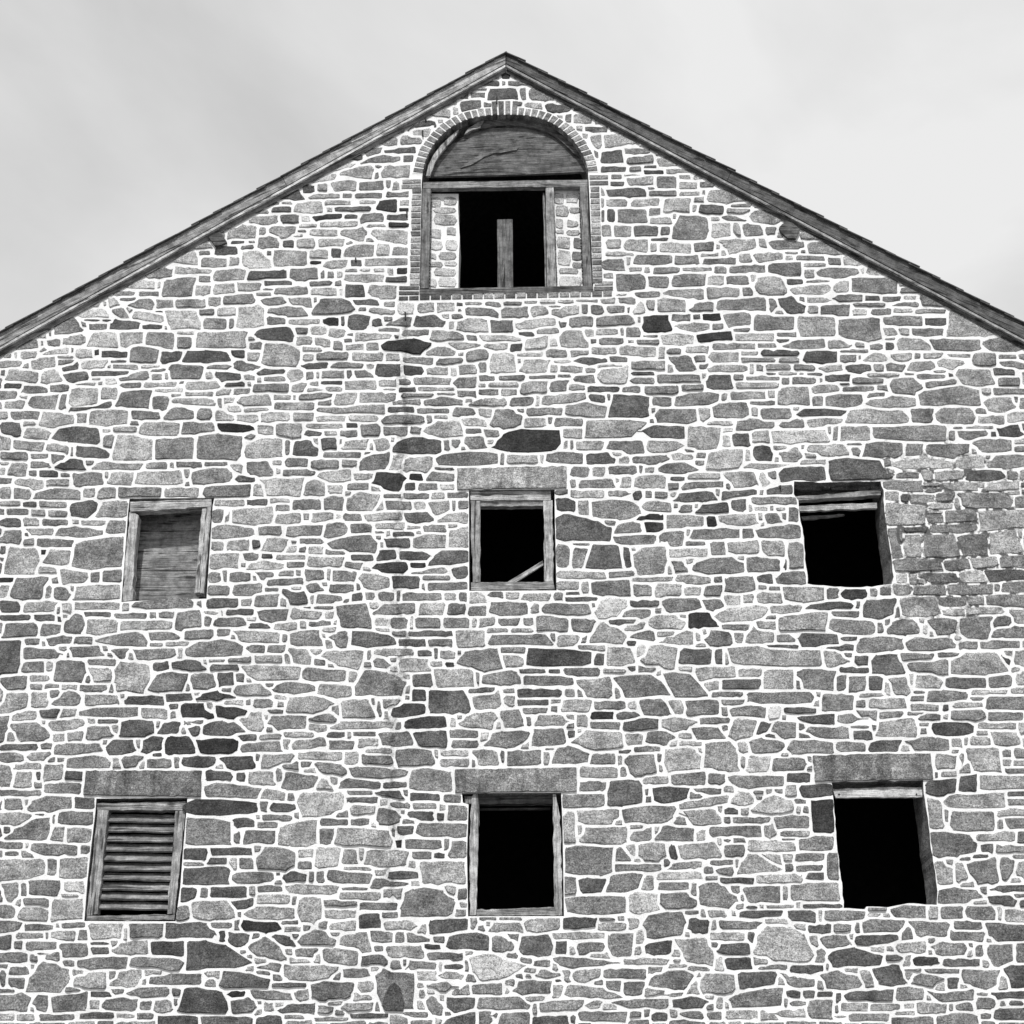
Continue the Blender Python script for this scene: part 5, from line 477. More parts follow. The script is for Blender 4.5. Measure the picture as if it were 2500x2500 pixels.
def worn(c): return ((c[0] - 2350) / 210) ** 2 + ((c[1] - 1320) / 200) ** 2 < 1
def outline(i):
    """rounded, roughened outline of stone i kept a joint's width from its neighbours"""
    p = stones[i][0]
    if np.sum(p[:, 0] * np.roll(p[:, 1], -1) - np.roll(p[:, 0], -1) * p[:, 1]) < 0: p = p[::-1]
    n = len(p); h = p[:, 1].max() - p[:, 1].min()
    out = []
    for k in range(n):
        a, b, c = p[k - 1], p[k], p[(k + 1) % n]
        u, v = a - b, c - b
        lu, lv = np.linalg.norm(u) + 1e-6, np.linalg.norm(v) + 1e-6
        r = rng.uniform(0.12, 0.30) * h if n == 4 else rng.uniform(2.5, 6.0)
        r = min(r, 9.0)
        ru, rv = min(r * rng.uniform(.7, 1.6), .42 * lu), min(r * rng.uniform(.7, 1.2), .42 * lv)
        s, e = b + u / lu * ru, b + v / lv * rv
        out += [tuple(s), tuple(0.25 * s + 0.5 * b + 0.25 * e), tuple(e)] if max(lu, lv) > 16 else [tuple(0.3 * s + 0.4 * b + 0.3 * e)]
    per = sum(np.linalg.norm(np.subtract(out[k], out[k - 1])) for k in range(len(out)))
    q = np.array(resample(out, max(9.0, per / 18.0), 0.0))
    q += rng.normal(0, 0.6 if h < 14 else 1.3, q.shape)
    x0, x1, y0, y1 = p[:, 0].min(), p[:, 0].max(), p[:, 1].min(), p[:, 1].max()
    c = p.mean(0)
    gd = q - c; q = q + gd / (np.linalg.norm(gd, axis=1, keepdims=True) + 1e-6) * (5.5 if worn(c) else 3.2)
    gap = 3.6 if worn(c) else GAP
    an = np.empty_like(q)
    if x1 - x0 > y1 - y0:
        m = (y1 - y0) / 2; an[:, 0] = np.clip(q[:, 0], min(x0 + m, c[0]), max(x1 - m, c[0])); an[:, 1] = np.interp(an[:, 0], [x0, c[0], x1], [c[1]] * 3)
    else:
        m = (x1 - x0) / 2; an[:, 1] = np.clip(q[:, 1], min(y0 + m, c[1]), max(y1 - m, c[1])); an[:, 0] = c[0]
    done = np.zeros(len(q), bool); res = an.copy()
    for t in np.linspace(0, 0.9, 13):
        z = q + (an - q) * t
        gx = np.clip(((z[:, 0] - GX0) / GS).astype(int), 0, GW - 1); gy = np.clip(((z[:, 1] - GY0) / GS).astype(int), 0, GH - 1)
        oth = np.where(id1[gy, gx] == i, best2[gy, gx], best1[gy, gx])
        ok = (oth - sdf(p, z) > gap) & ~done
        res[ok] = z[ok]; done |= ok
    return res, done.mean()
def stone_mesh(q, proud=0.014, y=0.0, bury=0.03):
    """solid stone: buried skirt, rounded arris, slightly domed uneven face"""
    n = len(q); c = q.mean(0)
    dirs = c - q; ln = np.linalg.norm(dirs, axis=1, keepdims=True) + 1e-6
    sz = math.sqrt(area(q)); ins = np.minimum(ln * 0.22, 2.4)
    q2 = q + dirs / ln * ins
    tilt = rng.normal(0, 0.005, 2); rough = 0.0035 if sz > 25 else 0.002
    v = []; W0 = [P(a, b) for a, b in q]; W2 = [P(a, b) for a, b in q2]
    for w in W0: v.append((w.x, y + bury, w.z))
    for w in W0: v.append((w.x, y - proud * 0.35, w.z))
    for w, (a, b) in zip(W2, q2):
        k = max(sz, np.ptp(q[:, 0]), 8)
        v.append((w.x, min(y - proud * .55, y - proud + tilt[0] * (a - c[0]) / k + tilt[1] * (b - c[1]) / k + rng.normal(0, rough * .25)), w.z))
    f = []
    for r in (0, 1):
        for i in range(n): f.append((r * n + i, r * n + (i + 1) % n, (r + 1) * n + (i + 1) % n, (r + 1) * n + i))
    f.append(tuple(range(2 * n, 3 * n)))
    return v, f
outl = []
for i in range(len(stones)):
    q, ok = outline(i)
    if ok < 0.2 or area(q) < 35: continue
    inside = stones[i][2] and 0 <= q[:, 0].mean() <= 2500 and q[:, 1].mean() <= 2500
    outl.append((area(q) if inside else 0, q, stones[i][1] + rng.normal(0, 0.018)))
outl.sort(key=lambda s: -s[0])
TONE_OFF = 0.0
def stone_tone(t): return max(0.16, (0.455 + (t - 0.455) * 1.0 if t < .5 else 0.5 + (t - .5) * .6) + TONE_OFF)
rv, rf, rt = [], [], []
for k, (a, q, t) in enumerate(outl):
    v, f = stone_mesh(q, rng.uniform(0.004, 0.011) if rng.random() > .18 else rng.uniform(.012, .022))
    if k < 296:
        link('stone', mesh('stone', v, f, stone_tone(t)), M_STONE, wall)
    else:
        o = len(rv); rv += v; rf += [tuple(o + x for x in g) for g in f]; rt += [stone_tone(t)] * len(f)

# more stones set deep: stone piers behind the attic side lights, crumbling bed above the upper right window
def deep(zoom, recs, y):
    for x0, y0, x1, y1, t in recs:
        j = lambda s: rng.uniform(-s, s)
        w, h = x1 - x0, y1 - y0
        q = np.array(zoom([(x0 + .1 * w, y0 + j(4)), (x0 + .6 * w, y0 + j(5)), (x1 - .08 * w, y0 + .1 * h), (x1 + j(4), y0 + .6 * h), (x1 - .1 * w, y1 + j(4)), (x0 + .45 * w, y1 + j(5)), (x0 + .06 * w, y1 - .08 * h), (x0 + j(4), y0 + .45 * h)]))
        n = len(q); c = q.mean(0); v = []
        for a, b in q: p = P(a, b, y); v.append((p.x, y + .05, p.z))
        for a, b in q: p = P(a, b, y); v.append((p.x, y - .004, p.z))
        for a, b in q + (c - q) * .07: p = P(a, b, y); v.append((p.x, y - .011 + rng.normal(0, .0015), p.z))
        f = [(r * n + i, r * n + (i + 1) % n, (r + 1) * n + (i + 1) % n, (r + 1) * n + i) for r in (0, 1) for i in range(n)] + [tuple(range(2 * n, 3 * n))]
        o = len(rv); rv.extend(v); rf.extend([tuple(o + x for x in g) for g in f]); rt.extend([t] * len(f))
YP = 0.155
deep(z_at, [(285, 1110, 350, 1180, .55), (365, 1110, 455, 1160, .62), (300, 1180, 455, 1215, .62), (300, 1225, 455, 1295, .60), (280, 1325, 355, 1385, .62), (385, 1315, 455, 1365, .55), (275, 1400, 360, 1465, .62), (380, 1395, 460, 1465, .65), (270, 1490, 320, 1525, .6), (335, 1480, 455, 1530, .5), (275, 1545, 360, 1580, .5), (370, 1540, 455, 1570, .6), (300, 1590, 455, 1640, .58), (330, 1650, 455, 1715, .65), (262, 1660, 320, 1715, .66),
            (1112, 1080, 1180, 1155, .62), (1190, 1075, 1275, 1150, .62), (1120, 1165, 1210, 1240, .5), (1215, 1175, 1285, 1215, .5), (1120, 1255, 1175, 1315, .6), (1195, 1265, 1275, 1310, .65), (1125, 1330, 1180, 1355, .6), (1195, 1330, 1285, 1365, .55), (1130, 1375, 1225, 1455, .62), (1240, 1385, 1300, 1455, .36), (1135, 1465, 1225, 1570, .64), (1230, 1475, 1300, 1535, .36), (1235, 1550, 1300, 1585, .45), (1140, 1590, 1280, 1625, .52), (1140, 1640, 1300, 1715, .66)], YP)
deep(z_ur, [(300, 330, 700, 465, .30), (700, 365, 790, 440, .45), (780, 350, 1330, 470, .33), (1310, 370, 1440, 450, .42)], 0.12)
rub = link('rubble', mesh('rubble', rv, rf, rt), M_STONE, wall); rub['kind'] = 'stuff'
for name, px in (('stone_pier', [(275, 1085), (468, 1085), (465, 1180), (470, 1290), (476, 1380), (470, 1500), (466, 1726), (258, 1728)]), ('stone_pier', [(1106, 1062), (1290, 1060), (1312, 1716), (1130, 1718)])):
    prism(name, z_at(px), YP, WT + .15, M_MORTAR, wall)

zn = Zm(480, 1960, 0.4945)
prism('stained_stone', resample(zn([(925, 960), (950, 905), (975, 885), (1000, 905), (1018, 950), (1026, 990), (1018, 1028), (930, 1026), (917, 1000)]), 9, .5), -0.0225, 0.0, M_STONE, wall, tone=.25, bev=.003)
for l, t in LINTELS:
    prism('lintel', resample(l, 11, 0.9), -0.022, 0.2, M_LINTEL, wall, tone=t, bev=0.006)

# ------------------------------------------------------------------ brick surround of the attic opening
ringbed = resample(ARCH, 12, closed=False)
surround = None
def brick_obj(q, y=-0.012, t=.45, deep_=.09):
    q = [Vector((a, 0, b)) for a, b in q]
    c = sum(q, Vector()) / len(q)
    v = [(p.x, y + deep_, p.z) for p in q] + [(p.x, y + .004, p.z) for p in q] + [((p + (c - p) * .1).x, y + rng.normal(0, .0015), (p + (c - p) * .1).z) for p in q]
    n = len(q)
    f = [(r * n + i, r * n + (i + 1) % n, (r + 1) * n + (i + 1) % n, (r + 1) * n + i) for r in (0, 1) for i in range(n)] + [tuple(range(2 * n, 3 * n))]
    me = mesh('brick', v, f, t)
    bm = bmesh.new(); bm.from_mesh(me); bmesh.ops.recalc_face_normals(bm, faces=bm.faces); bm.to_mesh(me); bm.free()
    return link('brick', me, M_BRICK, surround)
# a thin mortar bed the bricks are laid in
bedpx = [tuple(ARCH_C + (np.array(p) - ARCH_C) * (1 + (25.0 - 8.0 * abs(p[1] - 424.0) / 143.0) / max(60, np.linalg.norm(np.array(p) - ARCH_C)))) for p in ARCH]
n = len(ARCH); v = []; f = []
for a, b in zip(ARCH, bedpx):
    for (x, y) in (a, b):
        p = P(x, y); v.append((p.x, -.004, p.z)); v.append((p.x, .12, p.z))
for i in range(n - 1):
    o = i * 4; q = o + 4
    f += [(o, q, q + 2, o + 2), (o + 1, o + 3, q + 3, q + 1), (o, o + 1, q + 1, q), (o + 2, q + 2, q + 3, o + 3)]
surround = link('brick_surround', mesh('brick_surround', v, f), M_MORTAR, mill)
W = [np.array((P(x, y).x, P(x, y).z)) for x, y in ARCH]
seg = [np.linalg.norm(W[i + 1] - W[i]) for i in range(len(W) - 1)]; tot = sum(seg)
def on_arch(s):
    for i, l in enumerate(seg):
        if s <= l or i == len(seg) - 1:
            t = s / l; p = W[i] + (W[i + 1] - W[i]) * t
            a = W[max(i - 1, 0)]; b = W[min(i + 2, len(W) - 1)]
            if t < .5: tg = (W[i + 1] - W[max(i - 1, 0)]) * (1 - t) + (W[i + 1] - W[i]) * t
            else: tg = (W[min(i + 2, len(W) - 1)] - W[i]) * t + (W[i + 1] - W[i]) * (1 - t)
            tg = tg / np.linalg.norm(tg); return p, np.array((-tg[1], tg[0]))
        s -= l
nb = int(round(tot / 0.088)); pit = tot / nb
for i in range(nb):
    s0, s1 = pit * i + .011, pit * (i + 1) - .011
    (a, na), (b, nb_) = on_arch(s0), on_arch(s1)
    if na[1] < 0 and i > 3 and i < nb - 4: na, nb_ = -na, -nb_
    mid = (i + .5) / nb
    ht = 0.125 + rng.normal(0, .004)
    key = abs(i + .5 - nb / 2) < 1.6
    if key: ht = 0.235
    brick_obj([a, b, b + nb_ * ht, a + na * ht], t=rng.choice([.40, .46, .5, .54, .6]) if not key else rng.choice([.36, .5, .45]), deep_=.16)
def pxbrick(q, t=None):
    pts = [(P(x, y).x, P(x, y).z) for x, y in z_at(q)]
    brick_obj(pts, t=t or rng.choice([.38, .44, .48, .52, .56, .60]))
for side in (0, 1):
    y = 1052.0
    while y < 1680:
        u = (y - 1052) / 640.0; h = 30
        if side == 0: x0, x1 = 155 - 16 * u, 216 - 12 * u
        else: x0, x1 = 1356 + 16 * u, 1416 + 22 * u
        yo = 0 if side == 0 else -12
        pxbrick([(x0 + rng.uniform(-4, 4), y + yo), (x1, y + yo - 1), (x1, y + yo + h), (x0 + rng.uniform(-4, 4), y + yo + h + 1)])
        y += 41.2
for x0, x1, y in ((90, 214, 993), (84, 214, 1027)): pxbrick([(x0, y), (x1, y - 3), (x1, y + 21), (x0, y + 24)])
for x0, x1, y in ((1350, 1475, 962), (1352, 1476, 1001)): pxbrick([(x0, y), (x1, y - 1), (x1, y + 24), (x0, y + 26)])
for x0, x1, y in ((68, 202, 1710), (66, 201, 1744)): pxbrick([(x0, y), (x1, y), (x1, y + 21), (x0, y + 22)], .33)
for x0, x1, y in ((1385, 1508, 1678), (1380, 1508, 1714)): pxbrick([(x0, y), (x1, y - 2), (x1, y + 22), (x0, y + 26)])
x = 66.0
while x < 1490:
    w = rng.uniform(60, 68)
    yt = 1780 - 42 * (x - 60) / 1440.0 if (x < 190 or x > 1380) else 1768 - 24 * (x - 200) / 1180.0
    yb = 1803 - 28 * (x - 60) / 1440.0
    pxbrick([(x, yt), (min(x + w, 1500), yt - 1.5), (min(x + w, 1500), yb - 1), (x, yb)], .33 if x < 420 else None)
    x += w + 8.5

# ------------------------------------------------------------------ windows
def window_root(name, px, y0, y1, m): return prism(name, px, y0, y1, m, mill, step=13, jit=0.7)
# attic window: lunette of boards above a broken three-light frame
aw = prism('attic_window', z_at([(228, 1006), (1336, 990), (1337, 1032), (228, 1047)]), 0.05, 0.13, M_H, mill, step=30, jit=.25)
prism('jamb', z_at([(225, 1050), (280, 1050), (266, 1718), (207, 1722)]), 0.05, 0.12, M_VA, aw, 30, .3)
prism('mullion', z_at([(1055, 1035), (1108, 1034), (1125, 1708), (1065, 1710)]), 0.06, 0.12, M_V, aw, 30, .3)
prism('mullion_strip', z_at([(1036, 1080), (1050, 1080), (1060, 1710), (1052, 1710)]), 0.12, 0.15, M_V, aw, 30, .3)
prism('jamb', z_at([(1285, 1034), (1336, 1034), (1366, 1706), (1312, 1708)]), 0.05, 0.12, M_VA, aw, 30, .3)
for (xa, ya), (xb, yb) in (((1284, 1070), (1310, 1700)), ((1110, 1230), (1127, 1700)), ((281, 1060), (267, 1715))):
    teeth = []
    nt = 30
    for k in range(nt):
        u = k / nt; x = xa + (xb - xa) * u; y = ya + (yb - ya) * u; h = (yb - ya) / nt; w_ = -9 if xa > 1200 else 7
        teeth += [(x + w_ * rng.uniform(.5, 1.1), y), (x + w_ * rng.uniform(.5, 1.1), y + h * .5), (x, y + h * .55), (x, y + h * .98)]
    prism('toothed_strip', z_at([(xa + 5, ya)] + teeth[::1] + [(xb + 5, yb)]) if xa > 1200 else z_at([(xa - 4, ya)] + teeth + [(xb - 4, yb)]), 0.075, 0.10, M_HD, aw)
prism('sill', z_at([(204, 1726), (1372, 1704), (1378, 1740), (205, 1764)]), -0.012, 0.3, M_SILL, aw, 30, .3)
LUN = [(262, 968), (300, 895), (345, 830), (400, 770), (460, 722), (520, 690), (590, 662), (660, 645), (740, 632), (820, 628), (900, 632), (980, 646), (1060, 672), (1130, 712), (1190, 765), (1240, 815), (1300, 845), (1330, 890), (1338, 936)]
def lun_clip(y_lo, y_hi):
    # the part of the lunette between two levels
    pts = LUN + [(800, 958)]
    q = []
    for it in range(2):
        src = pts if it == 0 else q; q = []
        keep = (lambda p: p[1] >= y_lo) if it == 0 else (lambda p: p[1] <= y_hi); lim = y_lo if it == 0 else y_hi
        for i in range(len(src)):
            a, b = src[i - 1], src[i]
            if keep(a) != keep(b):
                t = (lim - a[1]) / (b[1] - a[1]); q.append((a[0] + (b[0] - a[0]) * t, lim))
            if keep(b): q.append(b)
    return q
M_LUN = wood_mat('lunette_board_wood', 0.145, 3, 1.0)
for i, (a, b) in enumerate(((600, 786), (787.5, 990))):
    prism('lunette_board', z_at(lun_clip(a, b)), 0.13 + .003 * (i % 2), 0.17, M_LUN, aw)
M_SPLIT = wood_mat('split_wood', 0.19, 15, 1.0)
M_RIM = wood_mat('rim_board_wood', 0.13, -20)
rim_o = [(640, 575), (720, 566), (800, 564), (880, 568), (960, 580), (1040, 602), (1110, 640), (1170, 690), (1225, 745), (1275, 800), (1310, 850), (1300, 838), (1240, 808), (1190, 758), (1130, 706), (1060, 667), (980, 641), (900, 627), (820, 622), (740, 626), (660, 638), (600, 650)]
prism('rim_board', z_at(rim_o), 0.09, 0.125, M_RIM, aw, 14, .5)
prism('rim_board', z_at([(505, 688), (540, 640), (600, 600), (640, 590), (615, 640), (560, 655)]), 0.075, 0.12, M_H, aw, 12, .6)
prism('rim_board', z_at([(248, 962), (265, 890), (300, 820), (345, 762), (400, 706), (470, 650), (452, 690), (400, 750), (345, 815), (305, 880), (275, 965)]), 0.06, 0.10, M_VL, aw, 14, .4)
prism('split_board', z_at([(480, 912), (560, 850), (640, 805), (720, 785), (800, 775), (872, 768), (860, 790), (780, 802), (700, 812), (640, 835), (570, 880)]), 0.118, 0.135, M_SPLIT, aw, 10, .6)
prism('post', z_at([(728, 1258), (832, 1256), (836, 1716), (731, 1718)]), 0.30, 0.36, M_POST, aw, 40, .3)

# upper left: boarded shutter opening
w = window_root('shutter_window', z_ul([(375, 412), (1470, 372), (1468, 474), (375, 546)]), -0.02, 0.10, M_HP)
prism('jamb', z_ul([(368, 552), (488, 596), (470, 760), (440, 1000), (425, 1200), (405, 1740), (270, 1755), (300, 1250), (345, 800)]), -0.005, 0.14, M_VL, w, 13, .9)
prism('jamb', z_ul([(1345, 505), (1402, 490), (1308, 1635), (1240, 1640)]), -0.005, 0.14, M_VL, w, 13, .8)
prism('jamb_strip', z_ul([(1408, 485), (1466, 478), (1366, 1640), (1314, 1640)]), -0.028, 0.12, M_VL, w, 13, .8)
prism('board', z_ul([(430, 540), (1400, 500), (1380, 800), (430, 815)]), 0.27, 0.31, M_PANEL, w)
prism('board', z_ul([(430, 822), (1380, 806), (1340, 1330), (380, 1340)]), 0.262, 0.30, M_PANEL, w)
prism('board', z_ul([(385, 1346), (1345, 1336), (1300, 1560), (360, 1570)]), 0.27, 0.31, M_PANEL, w)
prism('board', z_ul([(370, 1576), (1310, 1566), (1290, 1790), (350, 1800)]), 0.265, 0.31, M_PANEL, w)

# upper middle: open frame
w = window_root('window_frame', z_uc([(268, 440), (1352, 428), (1352, 556), (268, 560)]), 0.03, 0.14, M_HP)
prism('head_strip', z_uc([(400, 562), (1248, 556), (1245, 634), (400, 640)]), 0.05, 0.14, M_H, w, 13, .8)
prism('jamb', z_uc([(268, 564), (398, 564), (402, 1658), (300, 1660), (280, 1200)]), 0.035, 0.14, M_V, w, 13, .8)
prism('jamb', z_uc([(1248, 560), (1372, 560), (1386, 1652), (1272, 1654)]), 0.035, 0.14, M_VL, w, 13, .9)
prism('sill', z_uc([(275, 1666), (1386, 1656), (1404, 1758), (275, 1770)]), 0.0, 0.2, M_H, w, 13, .8)
# upper right: opening with sagging boards
w = window_root('broken_window', z_ur([(335, 548), (1450, 456), (1450, 528), (372, 598)]), 0.07, 0.16, M_H)
prism('board', z_ur([(372, 672), (1010, 640), (1400, 626), (1402, 702), (388, 738)]), 0.085, 0.13, M_HP, w, 13, .8)
prism('board', z_ur([(405, 812), (970, 780), (980, 792), (740, 826), (430, 852)]), 0.2, 0.23, M_H, w, 13, .8)
# lower left: louvred window
w = window_root('louvred_window', z_ll([(248, 478), (1172, 456), (1168, 548), (244, 544)]), 0.03, 0.15, M_H)
prism('jamb', z_ll([(250, 548), (366, 550), (246, 1636), (138, 1655)]), 0.03, 0.15, M_V, w, 13, .8)
prism('jamb', z_ll([(1068, 556), (1170, 552), (1062, 1634), (980, 1640)]), 0.03, 0.15, M_V, w, 13, .8)
prism('rail', z_ll([(138, 1658), (1062, 1638), (1052, 1700), (130, 1702)]), 0.015, 0.18, M_H, w, 13, .8)
M_SLAT = wood_mat('slat_wood', 0.22, 0, 1.0)
for k in range(10):
    yt = 592 + 101.5 * k; yb = yt + 72
    xl = lambda y: 362 - (y - 550) * 0.108; xr = lambda y: 1070 - (y - 550) * 0.083
    (ax, ay), (bx, by), (cx, cy), (dx, dy) = z_ll([(xl(yt) - 14, yt), (xr(yt) + 14, yt + 10), (xr(yb) + 14, yb + 10), (xl(yb) - 14, yb)])
    q = [P(ax, ay, .125), P(bx, by, .125), P(cx, cy, .06), P(dx, dy, .06)]
    t = Vector((0, .012, -.014))
    vs = []
    for s_ in range(9):
        u = s_ / 8; wob = rng.normal(0, .0025)
        a = q[0].lerp(q[1], u) + Vector((0, 0, wob)); b = q[3].lerp(q[2], u) + Vector((0, 0, rng.normal(0, .002)))
        vs += [a, b, b + t, a + t]
    f = []
    for s_ in range(8):
        o = s_ * 4
        f += [(o + i, o + (i + 1) % 4, o + 4 + (i + 1) % 4, o + 4 + i) for i in range(4)]
    f += [(0, 3, 2, 1), (32, 33, 34, 35)]
    me = mesh('slat', vs, f); bm = bmesh.new(); bm.from_mesh(me); bmesh.ops.recalc_face_normals(bm, faces=bm.faces); bm.to_mesh(me); bm.free()
    link('slat', me, M_SLAT, w)
# lower middle: open frame of split timber
w = window_root('window_frame', z_lc([(376, 396), (1160, 392), (1158, 478), (384, 482)]), 0.10, 0.2, M_HD)
prism('jamb', z_lc([(322, 380), (376, 380), (386, 560), (372, 1100), (352, 1650), (286, 1652), (284, 1000), (296, 560)]), 0.02, 0.14, M_VL, w, 13, .9)
prism('jamb', z_lc([(1158, 380), (1190, 380), (1222, 560), (1244, 800), (1256, 1650), (1218, 1652), (1172, 1200), (1164, 800)]), 0.02, 0.14, M_VL, w, 13, .9)
prism('jamb_strip', z_lc([(1168, 1120), (1184, 1180), (1212, 1640), (1172, 1600)]), 0.05, 0.12, M_V, w, 13, .8)
prism('head_block', z_lc([(232, 404), (316, 404), (312, 478), (238, 482)]), 0.03, 0.14, M_V, w, 13, .8)
prism('head_strip', z_lc([(386, 528), (1132, 524), (1132, 542), (386, 548)]), 0.24, 0.27, M_HD, w)
prism('sill', z_lc([(358, 1592), (1170, 1566), (1216, 1650), (358, 1655)]), 0.03, 0.2, M_H, w, 13, .8)
# lower right: bare opening with one pale nailed board
w = window_root('open_window', z_lr([(315, 456), (640, 446), (900, 436), (1245, 440), (1254, 540), (345, 548)]), 0.05, 0.09, M_HL)
for x, y in ((380, 512), (1192, 512)):
    prism('nail_hole', z_lr([(x + 10 * math.cos(a * math.pi / 4), y + 10 * math.sin(a * math.pi / 4)) for a in range(8)]), 0.046, 0.06, M_IRON, w)  # black discs put in for the shade of open nail holes

# a loose wooden strip leaning across the upper middle window
st = prism('wooden_strip', z_uc([(755, 1668), (1242, 1372), (1252, 1432), (880, 1662)]), 0.15, 0.18, M_DIAG, None)
tag(st, label='pale loose wooden strip leaning diagonally inside the upper middle window frame', category='plank')

# purlin ends let into the wall under the rakes
z1 = Zm(400, 400, 1 / 4.83); z2 = Zm(1600, 300, 1 / 4.83)
prism('beam_end', z1([(525, 850), (662, 800), (742, 920), (652, 962), (600, 962)]), -0.04, 0.2, M_HD, wall, 8, .3)
prism('beam_end', z2([(1460, 1235), (1540, 1150), (1620, 1180), (1705, 1250), (1660, 1362), (1560, 1355), (1490, 1292)]), -0.04, 0.2, M_HD, wall, 8, .4)

# small rusty pins driven into the joints
for x, y, h in ((1212.5, 243, 15), (1031.5, 324, 13), (989, 770, 18), (1039, 289, 8), (993, 520, 15), (868, 633, 9), (1905, 1188, 7)):
    prism('iron_pin', [(x - 1.6, y - h / 2), (x + 1.6, y - h / 2), (x + 2.2, y + h / 2), (x - 1.2, y + h / 2)], -0.034, 0.05, M_IRON, wall)

# ------------------------------------------------------------------ roof
rv_, rf_ = [], []
def roof_quad(x0, z0, x1, z1, y0, y1, th):
    o = len(rv_)
    for x, z in ((x0, z0), (x1, z1)):
        for y in (y0, y1):
            rv_.append((x, y, z)); rv_.append((x, y, z - th))
    rf_.extend([(o, o + 4, o + 6, o + 2), (o + 1, o + 3, o + 7, o + 5), (o, o + 1, o + 5, o + 4), (o + 2, o + 6, o + 7, o + 3), (o, o + 2, o + 3, o + 1), (o + 4, o + 5, o + 7, o + 6)])
roof_quad(EAVL.x, EAVL.z - .03, RIDGE.x, RIDGE.z - .03, YF + .06, DEPTH + .3, .11)
roof_quad(RIDGE.x, RIDGE.z - .03, EAVR.x, EAVR.z - .03, YF + .06, DEPTH + .3, .11)
roof = link('roof', mesh('roof', rv_, rf_), M_SHINGLE, mill)
bm = bmesh.new(); bm.from_mesh(roof.data); bmesh.ops.recalc_face_normals(bm, faces=bm.faces); bm.to_mesh(roof.data); bm.free()
def rake(TOP, FB, MB, xa, xb, mats, cuts, sgn):
    """boards of one rake: fascia in lengths, bead, hollow moulding back to the wall"""
    xs = [xa] + cuts + [xb]
    for i in range(len(xs) - 1):
        a, b = xs[i] + (1.0 if i else 0) * sgn, xs[i + 1]
        q = [line_at(*TOP, a), line_at(*TOP, b), line_at(*FB, b), line_at(*FB, a)]
        if i: # joints are cut square to the board
            q[3] = (q[3][0] + 10, line_at(*FB, q[3][0] + 10)[1]) if sgn < 0 else (q[3][0] - 10, line_at(*FB, q[3][0] - 10)[1])
        if i < len(xs) - 2:
            q[2] = (q[2][0] + 10, line_at(*FB, q[2][0] + 10)[1]) if sgn < 0 else (q[2][0] - 10, line_at(*FB, q[2][0] - 10)[1])
        q = [(q[0][0], q[0][1] + 5), (q[1][0], q[1][1] + 5)] + q[2:]
        prism('rake_board', q, YF + rng.uniform(0, .004), YF + .045, mats[0][i], roof)
    q = [line_at(*FB, xa), line_at(*FB, xb)]
    prism('bead', [(q[0][0], q[0][1] + 3), (q[1][0], q[1][1] + 3), (q[1][0], q[1][1] + 8.5), (q[0][0], q[0][1] + 8.5)], YF + .004, YF + .10, mats[1], roof)
    prism('soffit_strip', [(q[0][0], q[0][1] - 2), (q[1][0], q[1][1] - 2), (q[1][0], q[1][1] + 4), (q[0][0], q[0][1] + 4)], YF + .05, 0.05, mats[2], roof)
    # hollow moulding: top out under the bead, foot on the wall
    nseg = 40; v = []
    for i in range(nseg + 1):
        x = xa + (xb - xa) * i / nseg
        a = line_at(*FB, x); b = line_at(*MB, x); j = rng.normal(0, .7)
        v += [P(a[0], a[1] + 8, YF + .03), P((a[0] + b[0]) / 2, (a[1] + 8 + b[1]) / 2 - 1, -0.032), P(b[0], b[1] + j, -0.022), P(b[0], b[1] + j, 0.06), P(a[0], a[1] + 6, 0.06)]
    f = []
    for i in range(nseg):
        o = i * 5
        f += [(o + k, o + (k + 1) % 5, o + 5 + (k + 1) % 5, o + 5 + k) for k in range(5)]
    f += [(0, 1, 2, 3, 4), tuple(nseg * 5 + k for k in (4, 3, 2, 1, 0))]
    me = mesh('moulding', v, f); bm = bmesh.new(); bm.from_mesh(me); bmesh.ops.recalc_face_normals(bm, faces=bm.faces); bm.to_mesh(me); bm.free()
    link('moulding', me, mats[2], roof)
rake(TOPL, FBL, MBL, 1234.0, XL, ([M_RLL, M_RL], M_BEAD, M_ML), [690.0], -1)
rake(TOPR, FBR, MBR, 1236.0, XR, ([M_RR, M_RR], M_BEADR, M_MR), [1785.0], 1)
# shingles: each course shows its butt at the gable edge
sv, sf = [], []
def shingle(side, s0, s1, y0, y1, lift, sink=False):
    E_ = EAVL if side < 0 else EAVR
    d = Vector((E_.x - RIDGE.x, 0, E_.z - RIDGE.z)); L_ = d.length; d.normalize()
    nrm = Vector((-d.z, 0, d.x)) if side > 0 else Vector((d.z, 0, -d.x))
    if nrm.z < 0: nrm = -nrm
    s1 = min(s1, L_ + .12); th = .013
    a = Vector((RIDGE.x, 0, RIDGE.z)) + d * s0; b = Vector((RIDGE.x, 0, RIDGE.z)) + d * s1
    c = [a - nrm * .030, b + nrm * (lift - .030), b + nrm * (lift - .030 + th), a + nrm * (th - .030)]
    v = [(p.x, y, p.z) for y in (y0, y1) for p in c]
    f = [(0, 1, 2, 3), (7, 6, 5, 4), (0, 4, 5, 1), (1, 5, 6, 2), (2, 6, 7, 3), (3, 7, 4, 0)]
    if side < 0: f = [g[::-1] for g in f]
    return v, f
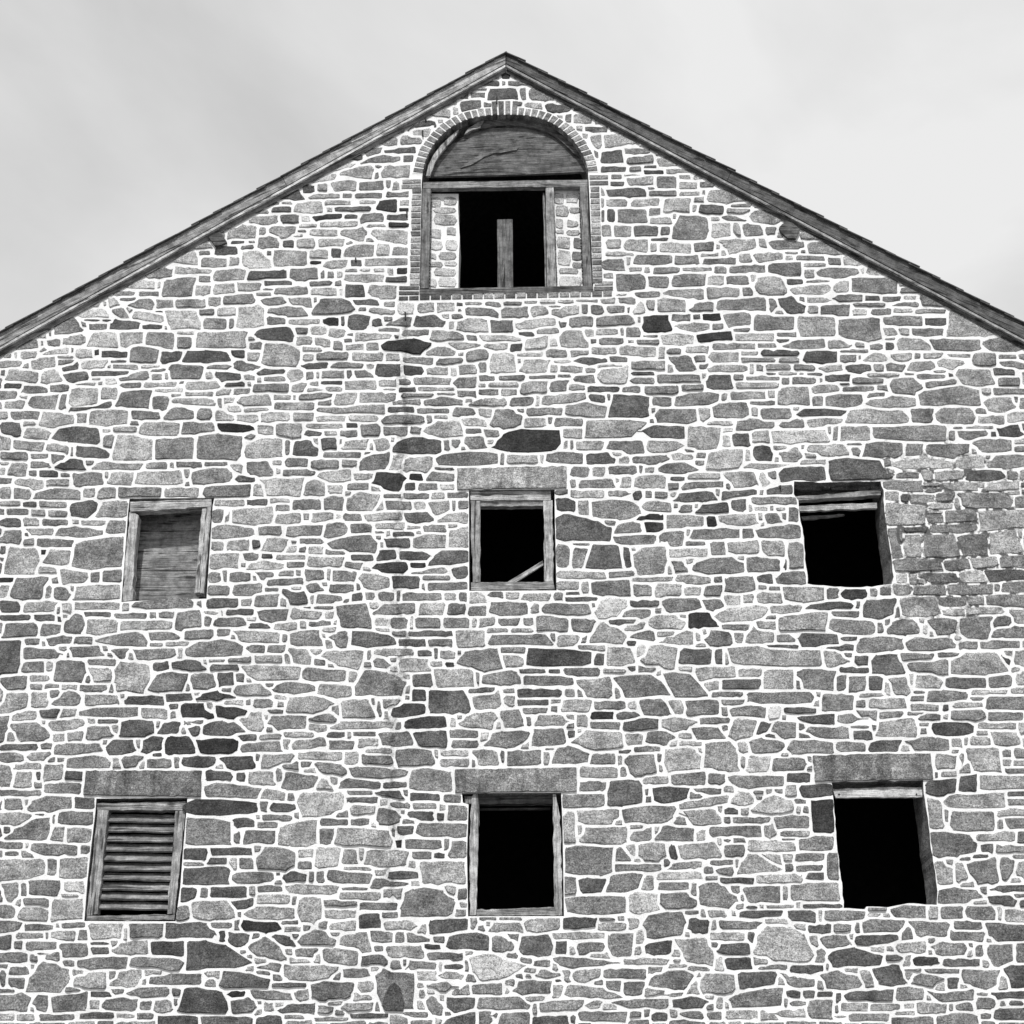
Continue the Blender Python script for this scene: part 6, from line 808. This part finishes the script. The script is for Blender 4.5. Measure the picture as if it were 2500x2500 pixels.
for side in (-1, 1):
    L_ = ((EAVL if side < 0 else EAVR) - RIDGE).length
    s = 0.0; k = 0
    while s < L_:
        e = 0.335
        y0 = YF - .028 - rng.uniform(0, .012); wd = rng.uniform(.16, .28)
        lift = (.024 if side > 0 else .017) + rng.normal(0, .005)
        v, f = shingle(side, max(s - .12, 0), s + e + rng.normal(0, .015), y0, y0 + wd, lift)
        link('shingle', mesh('shingle', v, f), M_SHINGLE, roof)
        y = y0 + wd + .006
        while y < 2.2:
            wd = rng.uniform(.12, .28)
            v, f = shingle(side, max(s - .12, 0), s + e + rng.normal(0, .01), y, y + wd, .03 + rng.normal(0, .003))
            o = len(sv); sv += v; sf += [tuple(o + x for x in g) for g in f]; y += wd + .006
        v, f = shingle(side, max(s - .12, 0), s + e, y, DEPTH + .3, .03)
        o = len(sv); sv += v; sf += [tuple(o + x for x in g) for g in f]
        s += e; k += 1
so = link('shingle_courses', mesh('shingle_courses', sv, sf), M_SHINGLE, roof); so['kind'] = 'stuff'

# ------------------------------------------------------------------ the rest of the shell, floors and dim interior
ZE_L, ZE_R = roof_z(HALF_L) - .2, roof_z(HALF_R) - .2
box('side_wall', HALF_L, HALF_L + .45, WT, DEPTH, 0, ZE_L, M_BACK, mill)
box('side_wall', HALF_R - .45, HALF_R, WT, DEPTH, 0, ZE_R, M_BACK, mill)
bv = [(HALF_L + .45, DEPTH - .45, 0), (HALF_R - .45, DEPTH - .45, 0), (HALF_R - .45, DEPTH - .45, ZE_R), (RIDGE.x, DEPTH - .45, roof_z(RIDGE.x) - .2), (HALF_L + .45, DEPTH - .45, ZE_L)]
bv += [(x, DEPTH, z) for x, _, z in bv]
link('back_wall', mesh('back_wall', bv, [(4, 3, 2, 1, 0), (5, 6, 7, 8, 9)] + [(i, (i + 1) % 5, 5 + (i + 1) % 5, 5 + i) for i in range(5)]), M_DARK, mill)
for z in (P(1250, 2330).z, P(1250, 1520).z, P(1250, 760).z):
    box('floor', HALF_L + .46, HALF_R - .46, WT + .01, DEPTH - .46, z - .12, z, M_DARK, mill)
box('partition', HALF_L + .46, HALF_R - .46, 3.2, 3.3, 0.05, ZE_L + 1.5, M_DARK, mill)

# ------------------------------------------------------------------ ground
gv = [(-400, -400, 0), (400, -400, 0), (400, 400, 0), (-400, 400, 0)]
gr = link('ground', mesh('ground', gv, [(0, 1, 2, 3)]), M_GROUND); gr['kind'] = 'structure'
print('stones', len(stones), 'drawn', len(outl), 'filler', len(filler), 'ridge', RIDGE, 'eaves', EAVL, EAVR)
